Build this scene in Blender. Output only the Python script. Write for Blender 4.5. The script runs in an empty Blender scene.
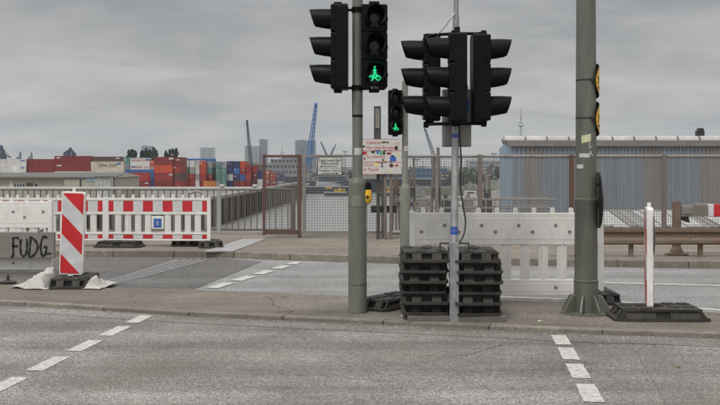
import bpy, math, random
from mathutils import Vector, Matrix, noise
rnd = random.Random(7)
S = bpy.context.scene
C = S.collection
R = math.radians
F, HX, HY, EYE = 980.0, 360.0, 165.0, 1.5      # focal length and horizon in photograph pixels, eye height

# ------------------------------------------------------------------ camera
cam = bpy.data.cameras.new('camera'); camo = bpy.data.objects.new('camera', cam); C.objects.link(camo)
camo.location = (0, 0, EYE); camo.rotation_euler = (R(90), 0, 0)
cam.sensor_width = 36; cam.lens = 36*F/720; cam.shift_y = -37.5/720
cam.clip_start = .05; cam.clip_end = 20000
S.camera = camo
# ------------------------------------------------------------------ sky
SUN_EL, SUN_AZ = 58, 25
w = bpy.data.worlds.new('World'); S.world = w; w.use_nodes = True
nt = w.node_tree; nt.nodes.clear(); N = nt.nodes.new; L = nt.links.new
out = N('ShaderNodeOutputWorld'); bg = N('ShaderNodeBackground'); L(bg.outputs[0], out.inputs[0])
sky = N('ShaderNodeTexSky'); sky.sky_type = 'NISHITA'; sky.sun_disc = False
sky.sun_elevation = R(SUN_EL); sky.sun_rotation = R(180+SUN_AZ); sky.dust_density = 4
tc = N('ShaderNodeTexCoord'); sep = N('ShaderNodeSeparateXYZ'); L(tc.outputs['Generated'], sep.inputs[0])
den = N('ShaderNodeMath'); den.operation = 'ADD'; den.inputs[1].default_value = .22
mx = N('ShaderNodeMath'); mx.operation = 'MAXIMUM'; mx.inputs[1].default_value = 0; L(sep.outputs[2], mx.inputs[0]); L(mx.outputs[0], den.inputs[0])
dv = N('ShaderNodeVectorMath'); dv.operation = 'DIVIDE'; L(tc.outputs['Generated'], dv.inputs[0])
cmb = N('ShaderNodeCombineXYZ'); [L(den.outputs[0], cmb.inputs[i]) for i in (0, 1)]; cmb.inputs[2].default_value = 1; L(cmb.outputs[0], dv.inputs[1])
cn = N('ShaderNodeTexNoise'); cn.inputs['Scale'].default_value = 1.7; cn.inputs['Detail'].default_value = 10; cn.inputs['Roughness'].default_value = .6; cn.inputs['Distortion'].default_value = .35
mp = N('ShaderNodeMapping'); mp.inputs['Scale'].default_value = (1.0, 1.3, .5); mp.inputs['Location'].default_value = (3.1, .4, 0); L(dv.outputs[0], mp.inputs[0]); L(mp.outputs[0], cn.inputs[0])
cr = N('ShaderNodeValToRGB'); cr.color_ramp.elements[0].position = .33; cr.color_ramp.elements[1].position = .66
cr.color_ramp.elements[0].color = (.69, .705, .73, 1); cr.color_ramp.elements[1].color = (1.20, 1.19, 1.18, 1); L(cn.outputs['Fac'], cr.inputs[0])
gr = N('ShaderNodeValToRGB'); L(mx.outputs[0], gr.inputs[0])
e = gr.color_ramp.elements; e[0].position = 0; e[0].color = (.47, .455, .43, 1); e[1].position = 1; e[1].color = (.98, .97, .96, 1)
k = e.new(.16); k.color = (.285, .284, .282, 1); k = e.new(.40); k.color = (.60, .595, .585, 1)
mul = N('ShaderNodeMixRGB'); mul.blend_type = 'MULTIPLY'; mul.inputs[0].default_value = 1; L(gr.outputs[0], mul.inputs[1]); L(cr.outputs[0], mul.inputs[2])
sc = N('ShaderNodeMixRGB'); sc.blend_type = 'MULTIPLY'; sc.inputs[0].default_value = 1; sc.inputs[2].default_value = (.1, .1, .1, 1); L(sky.outputs[0], sc.inputs[1])
mixs = N('ShaderNodeMixRGB'); mixs.inputs[0].default_value = .94; L(sc.outputs[0], mixs.inputs[1]); L(mul.outputs[0], mixs.inputs[2])
L(mixs.outputs[0], bg.inputs[0]); bg.inputs[1].default_value = 1.0
# ------------------------------------------------------------------ sun behind the cloud
sl = bpy.data.lights.new('sun', 'SUN'); so = bpy.data.objects.new('sun', sl); C.objects.link(so)
sl.energy = 1.5; sl.angle = R(16); sl.color = (1, .97, .92)
so.rotation_euler = (R(90-SUN_EL), 0, R(-SUN_AZ)); so.location = (0, 0, 30)
S.view_settings.view_transform = 'Standard'; S.view_settings.look = 'None'; S.view_settings.gamma = 1
S.view_settings.exposure = .42; S.view_settings.use_curve_mapping = False
S.render.engine = 'CYCLES'

# ================================================================== helpers
def U(x, y, Y): return Vector(((x-HX)*Y/F, Y, EYE-(y-HY)*Y/F))           # pixel at a known depth
def G(x, y, z=0.0):                                                       # pixel on a level surface
    Y = F*(EYE-z)/(y-HY); return Vector(((x-HX)*Y/F, Y, z))
class MB:
    def __init__(s): s.v = []; s.f = []
    def add(s, vs, fs):
        n = len(s.v); s.v += [tuple(p) for p in vs]; s.f += [tuple(i+n for i in f) for f in fs]; return s
    def box(s, x0, x1, y0, y1, z0, z1, M=None):
        vs = [Vector(p) for p in ((x0,y0,z0),(x1,y0,z0),(x1,y1,z0),(x0,y1,z0),(x0,y0,z1),(x1,y0,z1),(x1,y1,z1),(x0,y1,z1))]
        if M: vs = [M @ p for p in vs]
        return s.add(vs, [(3,2,1,0),(4,5,6,7),(0,1,5,4),(1,2,6,5),(2,3,7,6),(3,0,4,7)])
    def hexa(s, b, t):                                                    # two quads
        return s.add(list(b)+list(t), [(3,2,1,0),(4,5,6,7),(0,1,5,4),(1,2,6,5),(2,3,7,6),(3,0,4,7)])
    def tube(s, p0, p1, r0, r1=None, n=12):
        r1 = r0 if r1 is None else r1
        p0 = Vector(p0); p1 = Vector(p1); d = (p1-p0).normalized()
        a = d.orthogonal().normalized(); b = d.cross(a); vs = []
        for p, r in ((p0, r0), (p1, r1)):
            for i in range(n):
                t = 2*math.pi*i/n; vs.append(p+a*math.cos(t)*r+b*math.sin(t)*r)
        return s.add(vs, [(i, (i+1) % n, n+(i+1) % n, n+i) for i in range(n)]+[tuple(range(n-1, -1, -1)), tuple(range(n, 2*n))])
    def path(s, pts, r, n=8):
        for a, b in zip(pts[:-1], pts[1:]): s.tube(a, b, r, r, n)
        return s
    def prism(s, poly, z0, z1):
        n = len(poly); vs = [(p[0], p[1], z0) for p in poly]+[(p[0], p[1], z1) for p in poly]
        return s.add(vs, [tuple(range(n-1, -1, -1)), tuple(range(n, 2*n))]+[(i, (i+1) % n, n+(i+1) % n, n+i) for i in range(n)])
    def xprism(s, poly, x0, x1):                                          # polygon in (y,z) along x
        n = len(poly); vs = [(x0, p[0], p[1]) for p in poly]+[(x1, p[0], p[1]) for p in poly]
        return s.add(vs, [tuple(range(n-1, -1, -1)), tuple(range(n, 2*n))]+[(i, (i+1) % n, n+(i+1) % n, n+i) for i in range(n)])
    def lathe(s, prof, n=20, c=(0, 0, 0)):
        vs = []
        for r, z in prof:
            for i in range(n):
                t = 2*math.pi*i/n; vs.append((c[0]+r*math.cos(t), c[1]+r*math.sin(t), c[2]+z))
        m = len(prof); fs = []
        for j in range(m-1):
            for i in range(n): fs.append((j*n+i, j*n+(i+1) % n, (j+1)*n+(i+1) % n, (j+1)*n+i))
        fs += [tuple(range(n-1, -1, -1)), tuple(range((m-1)*n, m*n))]
        return s.add(vs, fs)
    def mesh(s, name, m, smooth=False):
        me = bpy.data.meshes.new(name); me.from_pydata(s.v, [], s.f); me.update()
        if m: me.materials.append(m)
        if smooth:
            for p in me.polygons: p.use_smooth = True
            me.set_sharp_from_angle(angle=R(38))
        return me
    def build(s, name, m, parent=None, smooth=False, bevel=0, loc=None):
        o = bpy.data.objects.new(name, s.mesh(name, m, smooth)); C.objects.link(o)
        if parent: o.parent = parent
        if loc: o.location = loc
        if bevel:
            b = o.modifiers.new('bevel', 'BEVEL'); b.width = bevel; b.segments = 2; b.limit_method = 'ANGLE'; b.angle_limit = R(40)
        return o
def tag(o, label=None, cat=None, group=None, kind=None):
    if label: o['label'] = label
    if cat: o['category'] = cat
    if group: o['group'] = group
    if kind: o['kind'] = kind
    return o
def thing(name, label, cat, loc=(0,0,0), rz=0, group=None):
    o = bpy.data.objects.new(name, None); C.objects.link(o); o.empty_display_size = .1
    o.location = loc; o.rotation_euler = (0, 0, rz); return tag(o, label, cat, group)
def copy_tree(o, parent=None):
    c = o.copy(); C.objects.link(c); c.parent = parent
    for ch in list(o.children): copy_tree(ch, c)
    return c
def share(o, parent, loc=(0,0,0)):                                        # another piece with the same mesh
    c = o.copy(); C.objects.link(c); c.parent = parent; c.location = loc; return c
def text(name, s, size, loc, rot, m, parent=None, align='CENTER', ext=.0015):
    cu = bpy.data.curves.new(name, 'FONT'); cu.body = s; cu.size = size; cu.align_x = align; cu.align_y = 'CENTER'; cu.extrude = ext; cu.resolution_u = 3
    t = bpy.data.objects.new(name, cu); C.objects.link(t)
    me = bpy.data.meshes.new_from_object(t.evaluated_get(bpy.context.evaluated_depsgraph_get()))
    bpy.data.objects.remove(t)
    o = bpy.data.objects.new(name, me); C.objects.link(o); me.materials.clear(); me.materials.append(m)
    o.location = loc; o.rotation_euler = rot
    if parent: o.parent = parent
    return o
# ------------------------------------------------------------------ materials
def mat(name, c, rough=.6, metal=0, var=.18, vscale=5, dirt=None, damt=.4, dscale=3, bump=0, bscale=80, stretch=(1,1,1), rand=0, spec=.5, world=False, edge=.12):
    m = bpy.data.materials.new(name); m.use_nodes = True; t = m.node_tree; n = t.nodes.new; l = t.links.new
    b = t.nodes['Principled BSDF']; b.inputs['Roughness'].default_value = rough; b.inputs['Metallic'].default_value = metal
    b.inputs['Specular IOR Level'].default_value = spec
    if world: src = n('ShaderNodeNewGeometry').outputs['Position']
    else: src = n('ShaderNodeTexCoord').outputs['Object']
    mpn = n('ShaderNodeMapping'); mpn.inputs['Scale'].default_value = stretch; l(src, mpn.inputs[0])
    if not world:
        oi = n('ShaderNodeObjectInfo'); mr = n('ShaderNodeMath'); mr.operation = 'MULTIPLY'; mr.inputs[1].default_value = 37.; l(oi.outputs['Random'], mr.inputs[0])
        cb = n('ShaderNodeCombineXYZ'); l(mr.outputs[0], cb.inputs[0]); l(mr.outputs[0], cb.inputs[1]); l(cb.outputs[0], mpn.inputs['Location'])
    n1 = n('ShaderNodeTexNoise'); n1.inputs['Scale'].default_value = vscale; n1.inputs['Detail'].default_value = 6; n1.inputs['Roughness'].default_value = .65; l(mpn.outputs[0], n1.inputs[0])
    mr1 = n('ShaderNodeMapRange'); mr1.inputs[1].default_value = .3; mr1.inputs[2].default_value = .7; mr1.inputs[3].default_value = 1-var; mr1.inputs[4].default_value = 1+var; l(n1.outputs['Fac'], mr1.inputs[0])
    mu = n('ShaderNodeMixRGB'); mu.blend_type = 'MULTIPLY'; mu.inputs[0].default_value = 1; mu.inputs[1].default_value = (*c, 1); l(mr1.outputs[0], mu.inputs[2])
    col = mu.outputs[0]
    if rand and not world:
        hs = n('ShaderNodeHueSaturation'); m2 = n('ShaderNodeMapRange'); m2.inputs[3].default_value = 1-rand; m2.inputs[4].default_value = 1+rand; l(oi.outputs['Random'], m2.inputs[0]); l(m2.outputs[0], hs.inputs['Value']); l(col, hs.inputs['Color']); col = hs.outputs[0]
    if dirt:
        n2 = n('ShaderNodeTexNoise'); n2.inputs['Scale'].default_value = dscale; n2.inputs['Detail'].default_value = 8; n2.inputs['Roughness'].default_value = .7; n2.inputs['Distortion'].default_value = .6; l(mpn.outputs[0], n2.inputs[0])
        m3 = n('ShaderNodeMapRange'); m3.inputs[1].default_value = .5-edge; m3.inputs[2].default_value = .5+edge*1.6; m3.inputs[3].default_value = 0; m3.inputs[4].default_value = damt; l(n2.outputs['Fac'], m3.inputs[0])
        dm = n('ShaderNodeMixRGB'); l(m3.outputs[0], dm.inputs[0]); l(col, dm.inputs[1]); dm.inputs[2].default_value = (*dirt, 1); col = dm.outputs[0]
    l(col, b.inputs['Base Color'])
    mr4 = n('ShaderNodeMapRange'); mr4.inputs[1].default_value = .3; mr4.inputs[2].default_value = .7; mr4.inputs[3].default_value = max(.05, rough-.1); mr4.inputs[4].default_value = min(1, rough+.12); l(n1.outputs['Fac'], mr4.inputs[0]); l(mr4.outputs[0], b.inputs['Roughness'])
    if bump:
        n3 = n('ShaderNodeTexNoise'); n3.inputs['Scale'].default_value = bscale; n3.inputs['Detail'].default_value = 4; l(src, n3.inputs[0])
        bp = n('ShaderNodeBump'); bp.inputs['Strength'].default_value = bump; bp.inputs['Distance'].default_value = .01; l(n3.outputs['Fac'], bp.inputs['Height']); l(bp.outputs[0], b.inputs['Normal'])
    return m
def asphalt(name, dark, light, stone=85, tint=(.16,.125,.092), tamt=.35, rough=.82, bump=.6, crack=0., big=.2):
    m = bpy.data.materials.new(name); m.use_nodes = True; t = m.node_tree; n = t.nodes.new; l = t.links.new
    b = t.nodes['Principled BSDF']; pos = n('ShaderNodeNewGeometry').outputs['Position']
    def ns(scale, detail=6, rough_=.6, dist=0, vec=pos):
        q = n('ShaderNodeTexNoise'); q.inputs['Scale'].default_value = scale; q.inputs['Detail'].default_value = detail; q.inputs['Roughness'].default_value = rough_; q.inputs['Distortion'].default_value = dist; l(vec, q.inputs[0]); return q.outputs['Fac']
    def rng(src, a0, a1, b0, b1):
        q = n('ShaderNodeMapRange'); [setattr(q.inputs[i+1], 'default_value', v_) for i, v_ in enumerate((a0, a1, b0, b1))]; l(src, q.inputs[0]); return q.outputs[0]
    def mulc(c_, f_):
        q = n('ShaderNodeMixRGB'); q.blend_type = 'MULTIPLY'; q.inputs[0].default_value = 1; l(c_, q.inputs[1]); l(f_, q.inputs[2]); return q.outputs[0]
    def mixc(f_, c_, col):
        q = n('ShaderNodeMixRGB'); l(f_, q.inputs[0]); l(c_, q.inputs[1]); q.inputs[2].default_value = (*col, 1); return q.outputs[0]
    v = n('ShaderNodeTexVoronoi'); v.inputs['Scale'].default_value = stone; l(pos, v.inputs['Vector'])
    sp = n('ShaderNodeSeparateColor'); l(v.outputs['Color'], sp.inputs[0])
    rp = n('ShaderNodeValToRGB'); e = rp.color_ramp.elements; e[0].color = (*dark, 1); e[1].color = (*light, 1)
    for ps, f_ in ((.25, .25), (.6, .42), (.9, .62)): k = e.new(ps); k.color = (*[(1-f_)*a+f_*b_ for a, b_ in zip(dark, light)], 1)
    l(sp.outputs[0], rp.inputs[0]); col = rp.outputs[0]
    col = mulc(col, rng(ns(22, 5, .7), .3, .7, .80, 1.18))
    col = mulc(col, rng(ns(.9, 8, .62), .3, .7, 1-big, 1+big*.8))
    mp2 = n('ShaderNodeMapping'); mp2.inputs['Scale'].default_value = (.10, 1.5, 1); mp2.inputs['Rotation'].default_value = (0, 0, R(11)); l(pos, mp2.inputs[0])
    col = mulc(col, rng(ns(1.2, 5, .55, 0, mp2.outputs[0]), .35, .65, 1-big*.8, 1+big*.7))          # wheel-polished lanes
    col = mixc(rng(ns(.55, 6, .6, 1), .42, .68, 0, tamt), col, tint)                              # brown dust
    col = mixc(rng(ns(2.3, 4, .6, .8), .66, .72, 0, .45), col, (.06, .055, .05))                 # oil drips
    if crack:
        w_ = n('ShaderNodeTexNoise'); w_.inputs['Scale'].default_value = 1.6; w_.inputs['Detail'].default_value = 6; l(pos, w_.inputs[0])
        ad = n('ShaderNodeMixRGB'); ad.blend_type = 'ADD'; ad.inputs[0].default_value = .55; l(pos, ad.inputs[1]); l(w_.outputs['Color'], ad.inputs[2])
        cv = n('ShaderNodeTexVoronoi'); cv.feature = 'DISTANCE_TO_EDGE'; cv.inputs['Scale'].default_value = .42; l(ad.outputs[0], cv.inputs['Vector'])
        msk = n('ShaderNodeMath'); msk.operation = 'MULTIPLY'; l(rng(cv.outputs['Distance'], .001, .0045, crack, 0), msk.inputs[0]); l(rng(ns(.35, 2), .48, .56, 0, 1), msk.inputs[1])
        col = mixc(msk.outputs[0], col, (.035, .033, .03))
    l(col, b.inputs['Base Color']); b.inputs['Roughness'].default_value = rough; b.inputs['Specular IOR Level'].default_value = .35
    bp = n('ShaderNodeBump'); bp.inputs['Strength'].default_value = bump; bp.inputs['Distance'].default_value = .006; bp.invert = True
    l(v.outputs['Distance'], bp.inputs['Height']); l(bp.outputs[0], b.inputs['Normal'])
    return m
def emis(name, c, s):
    m = bpy.data.materials.new(name); m.use_nodes = True; b = m.node_tree.nodes['Principled BSDF']
    b.inputs['Base Color'].default_value = (*c, 1); b.inputs['Emission Color'].default_value = (*c, 1); b.inputs['Emission Strength'].default_value = s; return m
GRIME = (.16, .13, .10)
M = {}
M['road'] = asphalt('road_asphalt', (.092, .089, .085), (.45, .435, .405), stone=100, crack=.8, big=.34, tamt=.38)
M['lane'] = asphalt('lane_asphalt', (.12, .12, .12), (.44, .44, .43), stone=105, tamt=.15)
M['island'] = asphalt('island_asphalt', (.10, .088, .076), (.29, .262, .228), stone=120, tamt=.45, rough=.9, bump=.4, crack=.7, big=.3)
M['patch'] = asphalt('patch_asphalt', (.055, .054, .053), (.24, .235, .225), stone=110, tamt=.25, big=.22)
M['seam'] = asphalt('tar_seam', (.082, .079, .075), (.385, .37, .345), stone=105, tamt=.3)
M['pave'] = asphalt('pavement_asphalt', (.15, .13, .11), (.35, .31, .265), stone=120, tamt=.5, rough=.9, bump=.4, crack=.5, big=.22)
M['kerb'] = mat('kerb_granite', (.23, .205, .17), .85, 0, .35, 40, (.11, .095, .075), .8, 4, .4, 120, rand=.18)
M['paint'] = mat('road_paint', (.62, .61, .58), .75, 0, .18, 60, (.17, .16, .145), .85, 26, .5, 120, world=True, edge=.13)
M['white'] = mat('white_plastic', (.80, .795, .77), .5, 0, .06, 9, (.34, .30, .25), .42, 4.5, .15, 30, stretch=(1.8, 1.8, .7), rand=.05, edge=.17)
M['sheetwhite'] = mat('white_reflective_sheet', (.62, .63, .64), .4, 0, .06, 8, (.34, .31, .28), .35, 5, edge=.2)
M['red'] = mat('red_reflective_sheet', (.56, .02, .03), .4, 0, .12, 6, (.25, .06, .05), .35, 5, edge=.2)
M['dimple'] = mat('plastic_hole', (.25, .23, .21), .7)
M['rubber'] = mat('recycled_rubber', (.017, .0165, .016), .75, 0, .35, 9, (.11, .097, .08), .5, 9, .5, 90, rand=.25, edge=.2)
M['dullblack'] = mat('black_signal_plastic', (.0035, .0037, .004), .5, 0, .2, 5, (.016, .015, .014), .25, 4, .1, 60, spec=.14)
M['lens'] = mat('dark_lens_glass', (.012, .014, .014), .18, 0, .2, 20)
M['lensdark'] = mat('lens_ring', (.01, .01, .01), .5)
M['green'] = emis('green_signal_light', (.02, .85, .33), .6)
M['greenglow'] = emis('green_signal_halo', (.0, .06, .025), .5)
M['mast'] = mat('grey_green_mast_paint', (.145, .152, .128), .5, 0, .12, 4, (.07, .065, .052), .7, 5, .15, 40, stretch=(2.2, 2.2, .4), edge=.16)
M['mastlite'] = mat('light_grey_mast_paint', (.22, .225, .195), .5, 0, .12, 5, (.11, .10, .085), .5, 4, .1, 40, stretch=(1.5, 1.5, .5), edge=.2)
M['galv'] = mat('galvanised_steel', (.33, .34, .35), .5, .55, .2, 12, (.16, .15, .14), .4, 6, .05, 40)
M['basesteel'] = mat('dirty_base_steel', (.17, .165, .155), .65, .3, .25, 9, (.10, .088, .07), .6, 7, .2, 60)
M['cable'] = mat('black_cable', (.02, .02, .02), .5)
M['blue_tape'] = mat('blue_tape', (.03, .09, .35), .5)
M['box_grey'] = mat('grey_box_plastic', (.25, .25, .235), .55, 0, .1, 5, GRIME, .3, 4)
M['yellow'] = mat('yellow_plastic', (.75, .42, .01), .45, 0, .1, 8, GRIME, .25, 6)
M['signblack'] = mat('black_print', (.015, .015, .015), .5)
M['signback'] = mat('dark_sign_back', (.03, .031, .033), .5, .2, .2, 6)
M['signgreyback'] = mat('grey_sign_back', (.07, .075, .078), .5, .2, .2, 6)
M['signwhite'] = mat('sign_sheet_white', (.58, .58, .555), .5, 0, .06, 8, (.38, .36, .32), .4, 9, edge=.2)
M['signred'] = mat('sign_print_red', (.50, .03, .035), .5)
M['signblue'] = mat('sign_print_blue', (.03, .12, .42), .45)
M['dryleaf'] = mat('dry_leaf_brown', (.30, .17, .05), .8)
M['signgreen'] = mat('sticker_green', (.02, .38, .2), .5)
M['signyellow'] = mat('sticker_yellow', (.70, .58, .10), .5)
M['stickerpale'] = mat('sticker_pale', (.55, .58, .36), .6, 0, .1, 20)
M['stickerwhite'] = mat('sticker_white', (.58, .58, .55), .6, 0, .15, 30, (.3, .28, .25), .5, 20)
M['rust'] = mat('rusty_red_steel', (.115, .055, .042), .7, 0, .3, 9, (.10, .085, .075), .6, 7, .3, 90)
M['rust_brown'] = mat('rusty_brown_steel', (.15, .10, .07), .75, 0, .3, 7, (.20, .17, .14), .6, 5, .3, 90, stretch=(.6, 1, 1.5))
M['postbrown'] = mat('faded_brown_paint', (.155, .125, .11), .65, 0, .2, 8, (.2, .18, .16), .5, 6)
M['fencegrey'] = mat('weathered_grey_steel', (.25, .245, .235), .6, .2, .2, 8, (.15, .09, .06), .5, 5, .15, 60)
M['railgrey'] = mat('painted_rail_grey', (.36, .37, .36), .5, 0, .12, 6, (.2, .16, .12), .45, 6)
M['baluster'] = mat('baluster_dark', (.13, .115, .10), .65, 0, .2, 8, (.09, .05, .035), .5, 6)
M['wire'] = mat('mesh_wire', (.20, .197, .19), .6, .1, .1, 5)
M['metal_plate'] = mat('ribbed_metal_plate', (.46, .46, .46), .42, .4, .15, 10, (.28, .25, .22), .5, 5, .2, 60)
M['joint'] = mat('joint_steel', (.34, .34, .34), .45, .5, .2, 12, (.12, .11, .10), .5, 8)
M['concrete'] = mat('concrete', (.30, .295, .275), .85, 0, .15, 3, (.17, .155, .135), .5, 1.4, .3, 30, stretch=(1, 1, .6))
M['panelgrey'] = mat('grey_panel', (.22, .215, .195), .7, 0, .12, 4, (.17, .155, .13), .55, 3.2, .15, 40)
M['spray'] = mat('black_spray_paint', (.012, .012, .012), .6)
M['tarp'] = mat('dirty_white_tarp', (.50, .49, .465), .75, 0, .12, 6, (.22, .19, .155), .6, 4, .3, 60)
M['quay'] = mat('quay_wall', (.28, .26, .235), .9, 0, .25, .5, (.07, .07, .055), .6, .25, .4, 6, stretch=(1, 1, .35))
M['ground'] = mat('yard_ground', (.22, .21, .195), .95, 0, .2, .05, GRIME, .3, .1, world=True)
M['bank'] = mat('bank_ground', (.13, .135, .10), .95, 0, .25, .05, world=True)
def water_mat():
    m = bpy.data.materials.new('river_water'); m.use_nodes = True; t = m.node_tree; n = t.nodes.new; l = t.links.new
    b = t.nodes['Principled BSDF']; b.inputs['Base Color'].default_value = (.24, .245, .235, 1); b.inputs['Roughness'].default_value = .25; b.inputs['IOR'].default_value = 1.33
    pos = n('ShaderNodeNewGeometry').outputs['Position']; mp_ = n('ShaderNodeMapping'); mp_.inputs['Scale'].default_value = (.25, .5, 1); l(pos, mp_.inputs[0])
    a = n('ShaderNodeTexNoise'); a.inputs['Scale'].default_value = 1.4; a.inputs['Detail'].default_value = 6; l(mp_.outputs[0], a.inputs[0])
    bp = n('ShaderNodeBump'); bp.inputs['Strength'].default_value = .5; bp.inputs['Distance'].default_value = .16; l(a.outputs['Fac'], bp.inputs['Height']); l(bp.outputs[0], b.inputs['Normal'])
    return m
M['water'] = water_mat()
WATER, QUAY, PAVE, ISL = -8.5, -6.0, .10, .036

# ================================================================== setting
def struct(o): return tag(o, kind='structure')
m = MB(); m.box(-5200, 5200, -200, 5600, WATER-.5, WATER); struct(m.build('water', M['water']))
m = MB(); m.box(-70, 70, -45, 20.5, WATER-.3, 0); road = struct(m.build('road', M['road']))
m = MB(); m.box(-70, 70, 20.5, 20.8, WATER-.3, .11); struct(m.build('bridge_edge_beam', M['concrete']))
# left-hand container terminal and its quay wall, right-hand quay, far bank
yard = [(-600, 60), (-37, 60), (-24, 165), (-18.2, 300), (-24, 520), (-60, 700), (-600, 700)]
m = MB(); m.prism(yard, WATER-.4, QUAY); struct(m.build('container_yard_ground', M['ground']))
m = MB(); m.prism([(9, 112), (20, 100), (400, 60), (400, 420), (60, 330), (30, 240), (16, 150)], WATER-.4, -5.0); struct(m.build('quay_ground', M['ground']))
m = MB(); m.prism([(-600, 900), (-140, 720), (-30, 700), (10, 330), (60, 300), (900, 300), (900, 5000), (-2500, 5000)], WATER-.4, -6.2); struct(m.build('far_bank_ground', M['bank']))

# --- near kerb, island
nk = [(-260, 291), (0, 304), (150, 314), (250, 319), (350, 323.5), (460, 328.5), (560, 333.5), (720, 338.5), (1000, 345)]
nkw = [G(x, y) for x, y in nk]
bk = [(1000, 327), (720, 313), (600, 303), (490, 299.5), (350, 296), (190, 289.5), (105, 288), (60, 283), (0, 279), (-260, 268)]
bkw = [G(x, y, ISL) for x, y in bk]
inner = [p+Vector((.0, .13, 0)) for p in nkw]
m = MB(); poly = [(p.x, p.y) for p in inner]+[(p.x, p.y) for p in bkw]; m.prism(poly, -.02, ISL)
island = struct(m.build('island', M['island']))
def kerb_run(pts, wdt, h, parent, step=1.0, gap=.008):
    # resample the line, one stone per metre
    seg = [(pts[i+1]-pts[i]).length for i in range(len(pts)-1)]; tot = sum(seg)
    def at(s):
        for i, d in enumerate(seg):
            if s <= d or i == len(seg)-1: return pts[i].lerp(pts[i+1], s/d)
            s -= d
    base = None; n = int(tot/step)
    for i in range(n):
        a = at(i*step); b = at((i+1)*step); ln = (b-a).length-gap
        ang = math.atan2(b.y-a.y, b.x-a.x)
        if base is None:
            m = MB(); m.box(0, 1, 0, wdt, -.05, h); base = m.build('kerb_stone', M['kerb'], parent, bevel=.008); o = base
        else: o = share(base, parent)
        o.location = (a.x, a.y, rnd.uniform(-.003, .004)); o.rotation_euler = (0, 0, ang+rnd.uniform(-.004, .004)); o.scale = (ln, 1, 1)
kerb_run(nkw, .13, ISL+.004, island)
# --- far pavement
fk = [(-300, 255), (0, 256.5), (228, 258), (300, 261), (400, 264), (600, 267), (720, 269), (1000, 272)]
fkw = [G(x, y) for x, y in fk]
m = MB(); m.prism([(p.x, p.y+.15) for p in fkw]+[(30, 20.5), (-30, 20.5)], -.02, PAVE)
pave = struct(m.build('pavement', M['pave'])); kerb_run(fkw, .16, PAVE+.006, pave)
# --- far carriageway sheets
def sheet(name, pts, mt, z, parent=None):
    m = MB(); m.add([(p[0], p[1], z) for p in pts], [tuple(range(len(pts)))]); o = m.build(name, mt, parent); return o if parent else struct(o)
lane = [(G(-300, 255)), (G(0, 256.8)), (G(228, 258.2)), G(300, 261.2), G(400, 264.2), G(600, 267.2), G(720, 269.2), G(1000, 272.2)]
sheet('far_lane', [(p.x, p.y) for p in lane]+[(p.x, p.y-.05) for p in bkw], M['lane'], .004)
pt = [G(-300, 257), G(0, 257.3), G(228, 258.8), G(262, 262), G(228, 276), G(191, 291), G(105, 291), G(60, 289), G(0, 284), G(-300, 272)]
sheet('asphalt_patch', [(p.x, p.y) for p in pt], M['patch'], .008)
# steel expansion joint across the lane
for i in range(5):
    t0, t1 = i/5, (i+.62)/5
    a0, b0 = G(94+22*t0, 286), G(94+22*t1, 286); a1, b1 = G(176+36*t0, 260.5), G(176+36*t1, 260.5)
    m = MB(); m.hexa([(a0.x, a0.y, .0), (b0.x, b0.y, .0), (b1.x, b1.y, .0), (a1.x, a1.y, .0)], [(a0.x, a0.y, .016), (b0.x, b0.y, .016), (b1.x, b1.y, .016), (a1.x, a1.y, .016)])
    o = m.build('expansion_joint_strip', M['joint'], road)
# ribbed ramp plate on the pavement corner
pl = thing('ramp_plate', 'pale ribbed metal plate lying on pavement beside striped barrier end', 'metal plate')
a, b, c, d = [G(x, y, PAVE) for x, y in ((204, 252.3), (234, 251.8), (266, 239.6), (243, 239.6))]
for i in range(8):
    t0, t1 = i/8, (i+.93)/8
    q = [a.lerp(b, t0), a.lerp(b, t1), d.lerp(c, t1), d.lerp(c, t0)]
    m = MB(); m.hexa([(p.x, p.y, PAVE+.002) for p in q], [(p.x, p.y, PAVE+.016) for p in q]); m.build('plate_rib', M['metal_plate'], pl)
# --- markings
def dash(line, y0, y1, z, wd=.065):
    a, b = G(line(y0), y0), G(line(y1), y1); d = (b-a).normalized(); p = Vector((-d.y, d.x, 0))*wd
    n = 16; ln = (b-a).length; L_ = []; R_ = []
    for i in range(n+1):
        c_ = a.lerp(b, i/n); j1, j2 = rnd.gauss(0, .002), rnd.gauss(0, .002); L_.append(c_+p*(1+j1/wd)); R_.append(c_-p*(1+j2/wd))
    ends = lambda q0, q1: [q0.lerp(q1, t)+d*rnd.gauss(0, .004) for t in (.2, .4, .6, .8)]
    pts = L_+ends(L_[-1], R_[-1])+R_[::-1]+ends(R_[0], L_[0])
    sheet('crossing_dash', [(q.x, q.y) for q in pts], M['paint'], z, road)
for y0, y1 in ((335.5, 345), (348, 360), (364, 378.5), (384.5, 402.5), (409, 432)): dash(lambda y: 560.5-.536*(339-y), y0, y1, .004)
for y0, y1 in ((315.5, 323), (326.5, 336), (340.5, 351.5), (357, 371), (377.5, 394.5), (402, 424)): dash(lambda y: 140+(319-y)/.489, y0, y1, .004)
for y0, y1 in ((262.6, 265), (266.2, 269.5), (271, 275), (276.8, 281.5), (283.5, 289)): dash(lambda y: 302-(y-261.5)*3.3, y0, y1, .012, .085)
def line(pts, wd, z):
    P = [G(x, y) for x, y in pts]
    sheet('lane_line', [(p.x, p.y) for p in P]+[(p.x, p.y+wd) for p in reversed(P)], M['paint'], z, road)
line([(470, 281.5), (608, 283.8), (720, 286.5), (950, 291)], .11, .008)
line([(380, 296), (490, 298), (600, 301.5), (720, 311.5), (950, 326)], .13, .008)
# darker tar seams in the near carriageway
P = [G(x, y) for x, y in ((628, 338), (668, 338.5), (752, 430), (680, 430))]
sheet('tar_strip', [(p.x, p.y) for p in P], M['seam'], .003, road)
P0 = [p-Vector((0, .42, 0)) for p in nkw]
sheet('gutter_seam', [(p.x, p.y+.008*math.sin(3*p.x)) for p in P0]+[(p.x, p.y+.018) for p in reversed(P0)], M['seam'], .003, road)

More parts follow.
